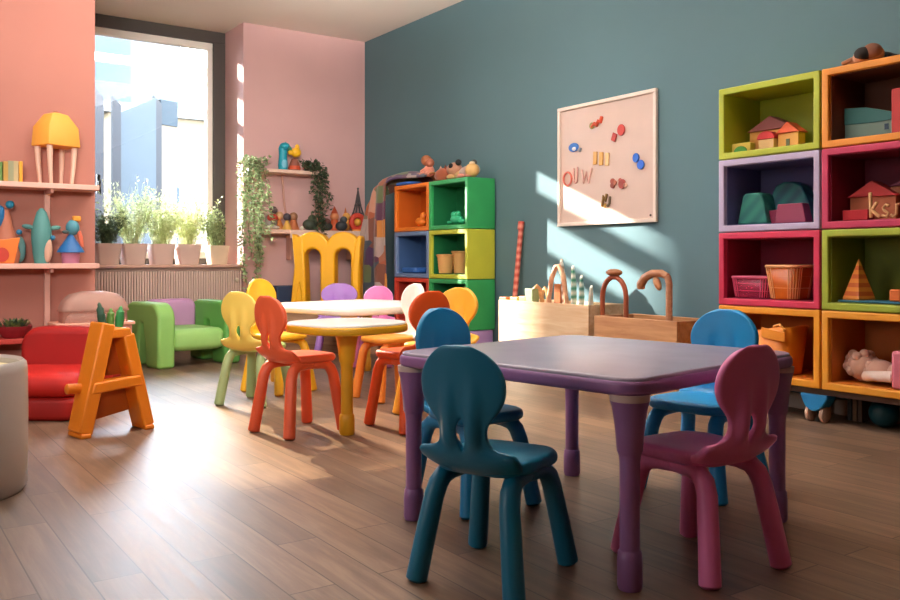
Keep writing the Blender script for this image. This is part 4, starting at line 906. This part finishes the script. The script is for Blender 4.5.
# low pink cabinet with a see-through domed box
pc_ = thing('low_cabinet', 'low salmon cabinet behind the red armchair', 'cabinet', (1.31, 6.0, 0))
obj('body', MB().box(-.24, .22, -.11, .15, 0, .455), M('c98472', .6), pc_, bevel=.004)
obj('top', MB().box(-.25, .235, -.13, .16, .455, .475), M('e0a58c', .5), pc_, bevel=.004)
db = thing('storage_bin', 'translucent white domed bin on the salmon cabinet', 'bin', (1.31, 6.0, .4755))
o = rrect(.40, .22, .05, 6)
mb = MB(); rings = [ring(mb, o, 1.0, .0), ring(mb, o, .98, .07)]; 
for a, b in zip(rings, rings[1:]):
    for i in range(len(o)): mb.bm.faces.new((a[i], a[(i+1) % len(o)], b[(i+1) % len(o)], b[i]))
mb.bm.faces.new(list(reversed(rings[0])))
obj('bin_body', mb, clear('e2b8a8', .3, .4), db, solid=.004)
mb = MB(); rings = [ring(mb, o, 1.04, .072), ring(mb, o, 1.02, .09), ring(mb, o, .92, .14), ring(mb, o, .7, .18), ring(mb, o, .35, .198)]
for a, b in zip(rings, rings[1:]):
    for i in range(len(o)): mb.bm.faces.new((a[i], a[(i+1) % len(o)], b[(i+1) % len(o)], b[i]))
mb.bm.faces.new(rings[-1])
obj('lid', mb, clear('e8c8ba', .3, .4), db, solid=.004)

# ================================================================== SEATS ON THE LEFT
# red armchair
RED = M('c0160c', .6, .06)
rc = thing('red_armchair', 'low red foam armchair behind the orange letter easel', 'armchair', (.96, 5.42, 0))
fw = Vector((-.61, -.79, 0)).normalized(); rc.rotation_euler[2] = math.atan2(-fw.x, fw.y)
obj('base', MB().slab(rrect(.56, .62, .08), 0, .13, .03), M('a81008', .6, .06), rc)
obj('seat_cushion', MB().slab(rrect(.58, .56, .10), .13, .255, .05, dish=-.01), RED, rc, loc=(0, .05, 0))
bk_ = MB().prism([(-.28, .10)]+[(x, z_) for x, z_ in reversed(arc(-.16, .36, .12, 90, 180, 8))]+[(x, z_) for x, z_ in reversed(arc(.16, .36, .12, 0, 90, 8))]+[(.28, .10)], -.31, -.14)
obj('backrest', bk_, M('a40f0a', .6, .06), rc, bevel=.04, seg=5)

# orange letter A easel
pL, pR = lw(-1.83, 4.26), lw(-1.587, 4.515)
ea = thing('letter_easel', 'orange plastic letter A stand holding green crayons', 'easel', (pL+pR)/2, math.atan2((pR-pL).y, (pR-pL).x))
ea.scale = (.92, .92, 1); OR = M('e8851a', .42, .05); ORD = M('b85a10', .5, .05); wA = (pR-pL).length
def bar(a, b, w, y0, y1, mb):
    a = Vector(a); b = Vector(b); d = (b-a).normalized(); n_ = Vector((-d.y, d.x))*w/2
    mb.prism([tuple(a-n_), tuple(b-n_), tuple(b+n_), tuple(a+n_)], y0, y1)
fA = MB(); bar((-.178, .02), (-.050, .56), .075, -.05, .11, fA); bar((.182, .02), (.062, .50), .065, -.05, .11, fA)
obj('front_frame', fA, OR, ea, bevel=.01)
obj('top_cap', MB().prism([(-.085, .485), (.085, .485), (.072, .535), (-.07, .535)], -.048, .108), OR, ea, bevel=.01)
obj('ledge', MB().prism([(-.150, .215), (.145, .235), (.128, .29), (-.135, .27)], -.058, .03), OR, ea, bevel=.01)
obj('lower_board', MB().prism([(-.10, .06), (.15, .10), (.10, .235), (-.10, .235)], .085, .10), ORD, ea, bevel=.004)
obj('upper_board', MB().prism([(-.12, .285), (.10, .285), (.055, .50), (-.06, .50)], .085, .10), ORD, ea, bevel=.004)
obj('foot', MB().box(-.208, -.15, -.056, .115, 0, .024), OR, ea, bevel=.008); obj('foot', MB().box(.155, .21, -.056, .115, 0, .024), OR, ea, bevel=.008)
obj('peg', MB().tube([(-.15, .06, .235), (-.235, .06, .24)], .026, 14), M('e07a1a', .42), ea)
def crayon(label, x, y, h, r, cl, tl_):
    t = thing('crayon', label, 'crayon', ea.matrix_world @ Vector((0, 0, 0)), 0)
    q = Rz(ea.rotation_euler[2]) @ Vector((x*.92, (y+.03)*.92, 0)); t.location = (ea.location.x+q.x, ea.location.y+q.y, .536); t.rotation_euler = (0, tl_, 0)
    obj('stick', MB().lathe([(0, 0), (r, 0), (r, h*.72), (r*.55, h*.8), (r*.5, h*.9), (0, h)], 14), M(cl, .5), t)
    obj('wrapper', MB().lathe([(r*1.06, h*.1), (r*1.08, h*.12), (r*1.08, h*.5), (r*1.06, h*.52)], 14), M(cl, .7, .2), t)
crayon('dark green crayon standing tallest on top of the letter easel', -.05, .0, .135, .019, '1f4a34', -.15)
crayon('olive green crayon standing between the other two on the easel', -.008, .005, .10, .019, '5a8a3a', .05)
crayon('leaf green crayon leaning out at the right of the easel top', .04, .0, .11, .02, '2f8a4a', .1)

# white-grey tub in the corner of the picture
gb = thing('round_tub', 'large glossy pale grey round tub at the picture edge', 'tub', lw(-1.92, 3.24)); gb.scale = (1, 1, .97)
obj('body', MB().lathe([(0, 0), (.285, 0), (.30, .02), (.302, .30), (.300, .47), (.296, .50), (.284, .512), (.272, .50), (.27, .44), (0, .44)], 56), M('b8afa9', .3, .03, coat=.4), gb)
obj('lid', MB().lathe([(0, .455), (.268, .455), (.268, .475), (.255, .482), (0, .482)], 48), M('d9cf9a', .5), gb)

# green sofa
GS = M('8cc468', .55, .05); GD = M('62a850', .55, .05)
so = thing('child_sofa', 'small green sofa with arched arms and a lilac backrest', 'sofa', (2.34, 7.37, 0), .14)
def arm(x, mat):
    dp = .33
    po_ = [(-dp, 0), (-dp-.005, .25)]+list(reversed(arc(-dp+.14, .38, .15, 90, 170, 8)))+list(reversed(arc(dp-.14, .38, .15, 10, 90, 8)))+[(dp, .25), (dp, 0), (.09, 0), (.075, .20), (.03, .36), (-.03, .36), (-.075, .20), (-.09, 0)]
    return obj('arm', MB().prism(po_, -.075, .075, T(x, 0, 0) @ Rz(PI/2)), mat, so, bevel=.035, seg=5)
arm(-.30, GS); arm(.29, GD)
obj('seat', MB().slab(rrect(.47, .58, .08), .13, .31, .05), M('98cc74', .55, .05), so, loc=(0, -.04, 0))
obj('backrest', MB().prism([(-.22, .15), (-.225, .46)]+[(x, z_) for x, z_ in reversed(arc(-.145, .46, .08, 90, 170, 6))]+[(x, z_) for x, z_ in reversed(arc(.145, .46, .08, 10, 90, 6))]+[(.225, .46), (.22, .15)], .2, .33), M('c090bc', .6, .05), so, bevel=.04, seg=5)

# ================================================================== CAMERA, LIGHT
cam = bpy.data.cameras.new('camera'); co = bpy.data.objects.new('camera', cam); COL.objects.link(co)
co.location = (0, 0, CAMH); co.rotation_euler = (PI/2, 0, -YAW)
cam.sensor_width = 36; cam.sensor_fit = 'HORIZONTAL'; cam.lens = FOC*36/900; cam.shift_y = -(300-HZ)/900; cam.clip_start = .05
scn.camera = co

def lamp(name, typ, loc, target, energy, color, **kw):
    l = bpy.data.lights.new(name, typ); l.energy = energy; l.color = color
    for k, v in kw.items(): setattr(l, k, v)
    o = bpy.data.objects.new(name, l); COL.objects.link(o); o.location = loc
    o.rotation_euler = (Vector(target)-Vector(loc)).to_track_quat('-Z', 'Y').to_euler(); return o
sd = Vector((.48, -1, -.42))
lamp('sun', 'SUN', Vector((2.5, 9, 3))-sd*8, (2.5, 9, 3), 34, (1, .9, .76), angle=.009)
# added warm spot outside the window, for a glow around the back tables
lamp('added_glow_spot', 'SPOT', (2.6, 15.5, 6.6), (2.45, 4.2, .2), 15000, (1, .66, .34), spot_size=math.radians(12), spot_blend=.6, shadow_soft_size=.06)
# added fill lamps: from the rear, from the left, and up at the ceiling
lamp('rear_fill', 'AREA', (-1.2, -2.2, 2.6), (3.0, 8.3, 2.3), 34, (1, .93, .86), shape='RECTANGLE', size=1.6, size_y=1.0, spread=math.radians(40))
lamp('side_fill', 'AREA', (-2.9, 3.2, 2.0), (2.5, 5.6, 1.4), 60, (1, .96, .92), shape='RECTANGLE', size=2.6, size_y=1.8)
lamp('ceiling_fill', 'AREA', (.6, -2.3, .5), (2.9, 4.4, 3.9), 120, (1, .94, .88), shape='RECTANGLE', size=1.0, size_y=.5, spread=math.radians(26))
lamp('overhead_fill', 'AREA', (1.6, 4.6, 3.2), (1.8, 5.0, 0), 100, (1, .96, .92), shape='RECTANGLE', size=3.2, size_y=2.6)  # soft fill added overhead to light the tops, no fixture modelled

wld = bpy.data.worlds.new('sky'); scn.world = wld; wld.use_nodes = True
nt = wld.node_tree; bg = nt.nodes['Background']
tc = nt.nodes.new('ShaderNodeTexCoord'); sp = nt.nodes.new('ShaderNodeSeparateXYZ'); rp = nt.nodes.new('ShaderNodeValToRGB')
nt.links.new(tc.outputs['Generated'], sp.inputs[0]); nt.links.new(sp.outputs['Z'], rp.inputs['Fac']); nt.links.new(rp.outputs['Color'], bg.inputs['Color'])
rp.color_ramp.elements[0].color = (.88, .94, 1, 1); rp.color_ramp.elements[1].color = (.76, .86, 1, 1); rp.color_ramp.elements[1].position = .7
bg.inputs['Strength'].default_value = 45

scn.view_settings.view_transform = 'Standard'; scn.view_settings.look = 'None'; scn.view_settings.exposure = 0; scn.view_settings.gamma = 1
scn.cycles.max_bounces = 8; scn.cycles.diffuse_bounces = 5; scn.cycles.glossy_bounces = 4; scn.cycles.transparent_max_bounces = 12
scn.cycles.sample_clamp_indirect = 15; scn.cycles.caustics_reflective = False; scn.cycles.caustics_refractive = False
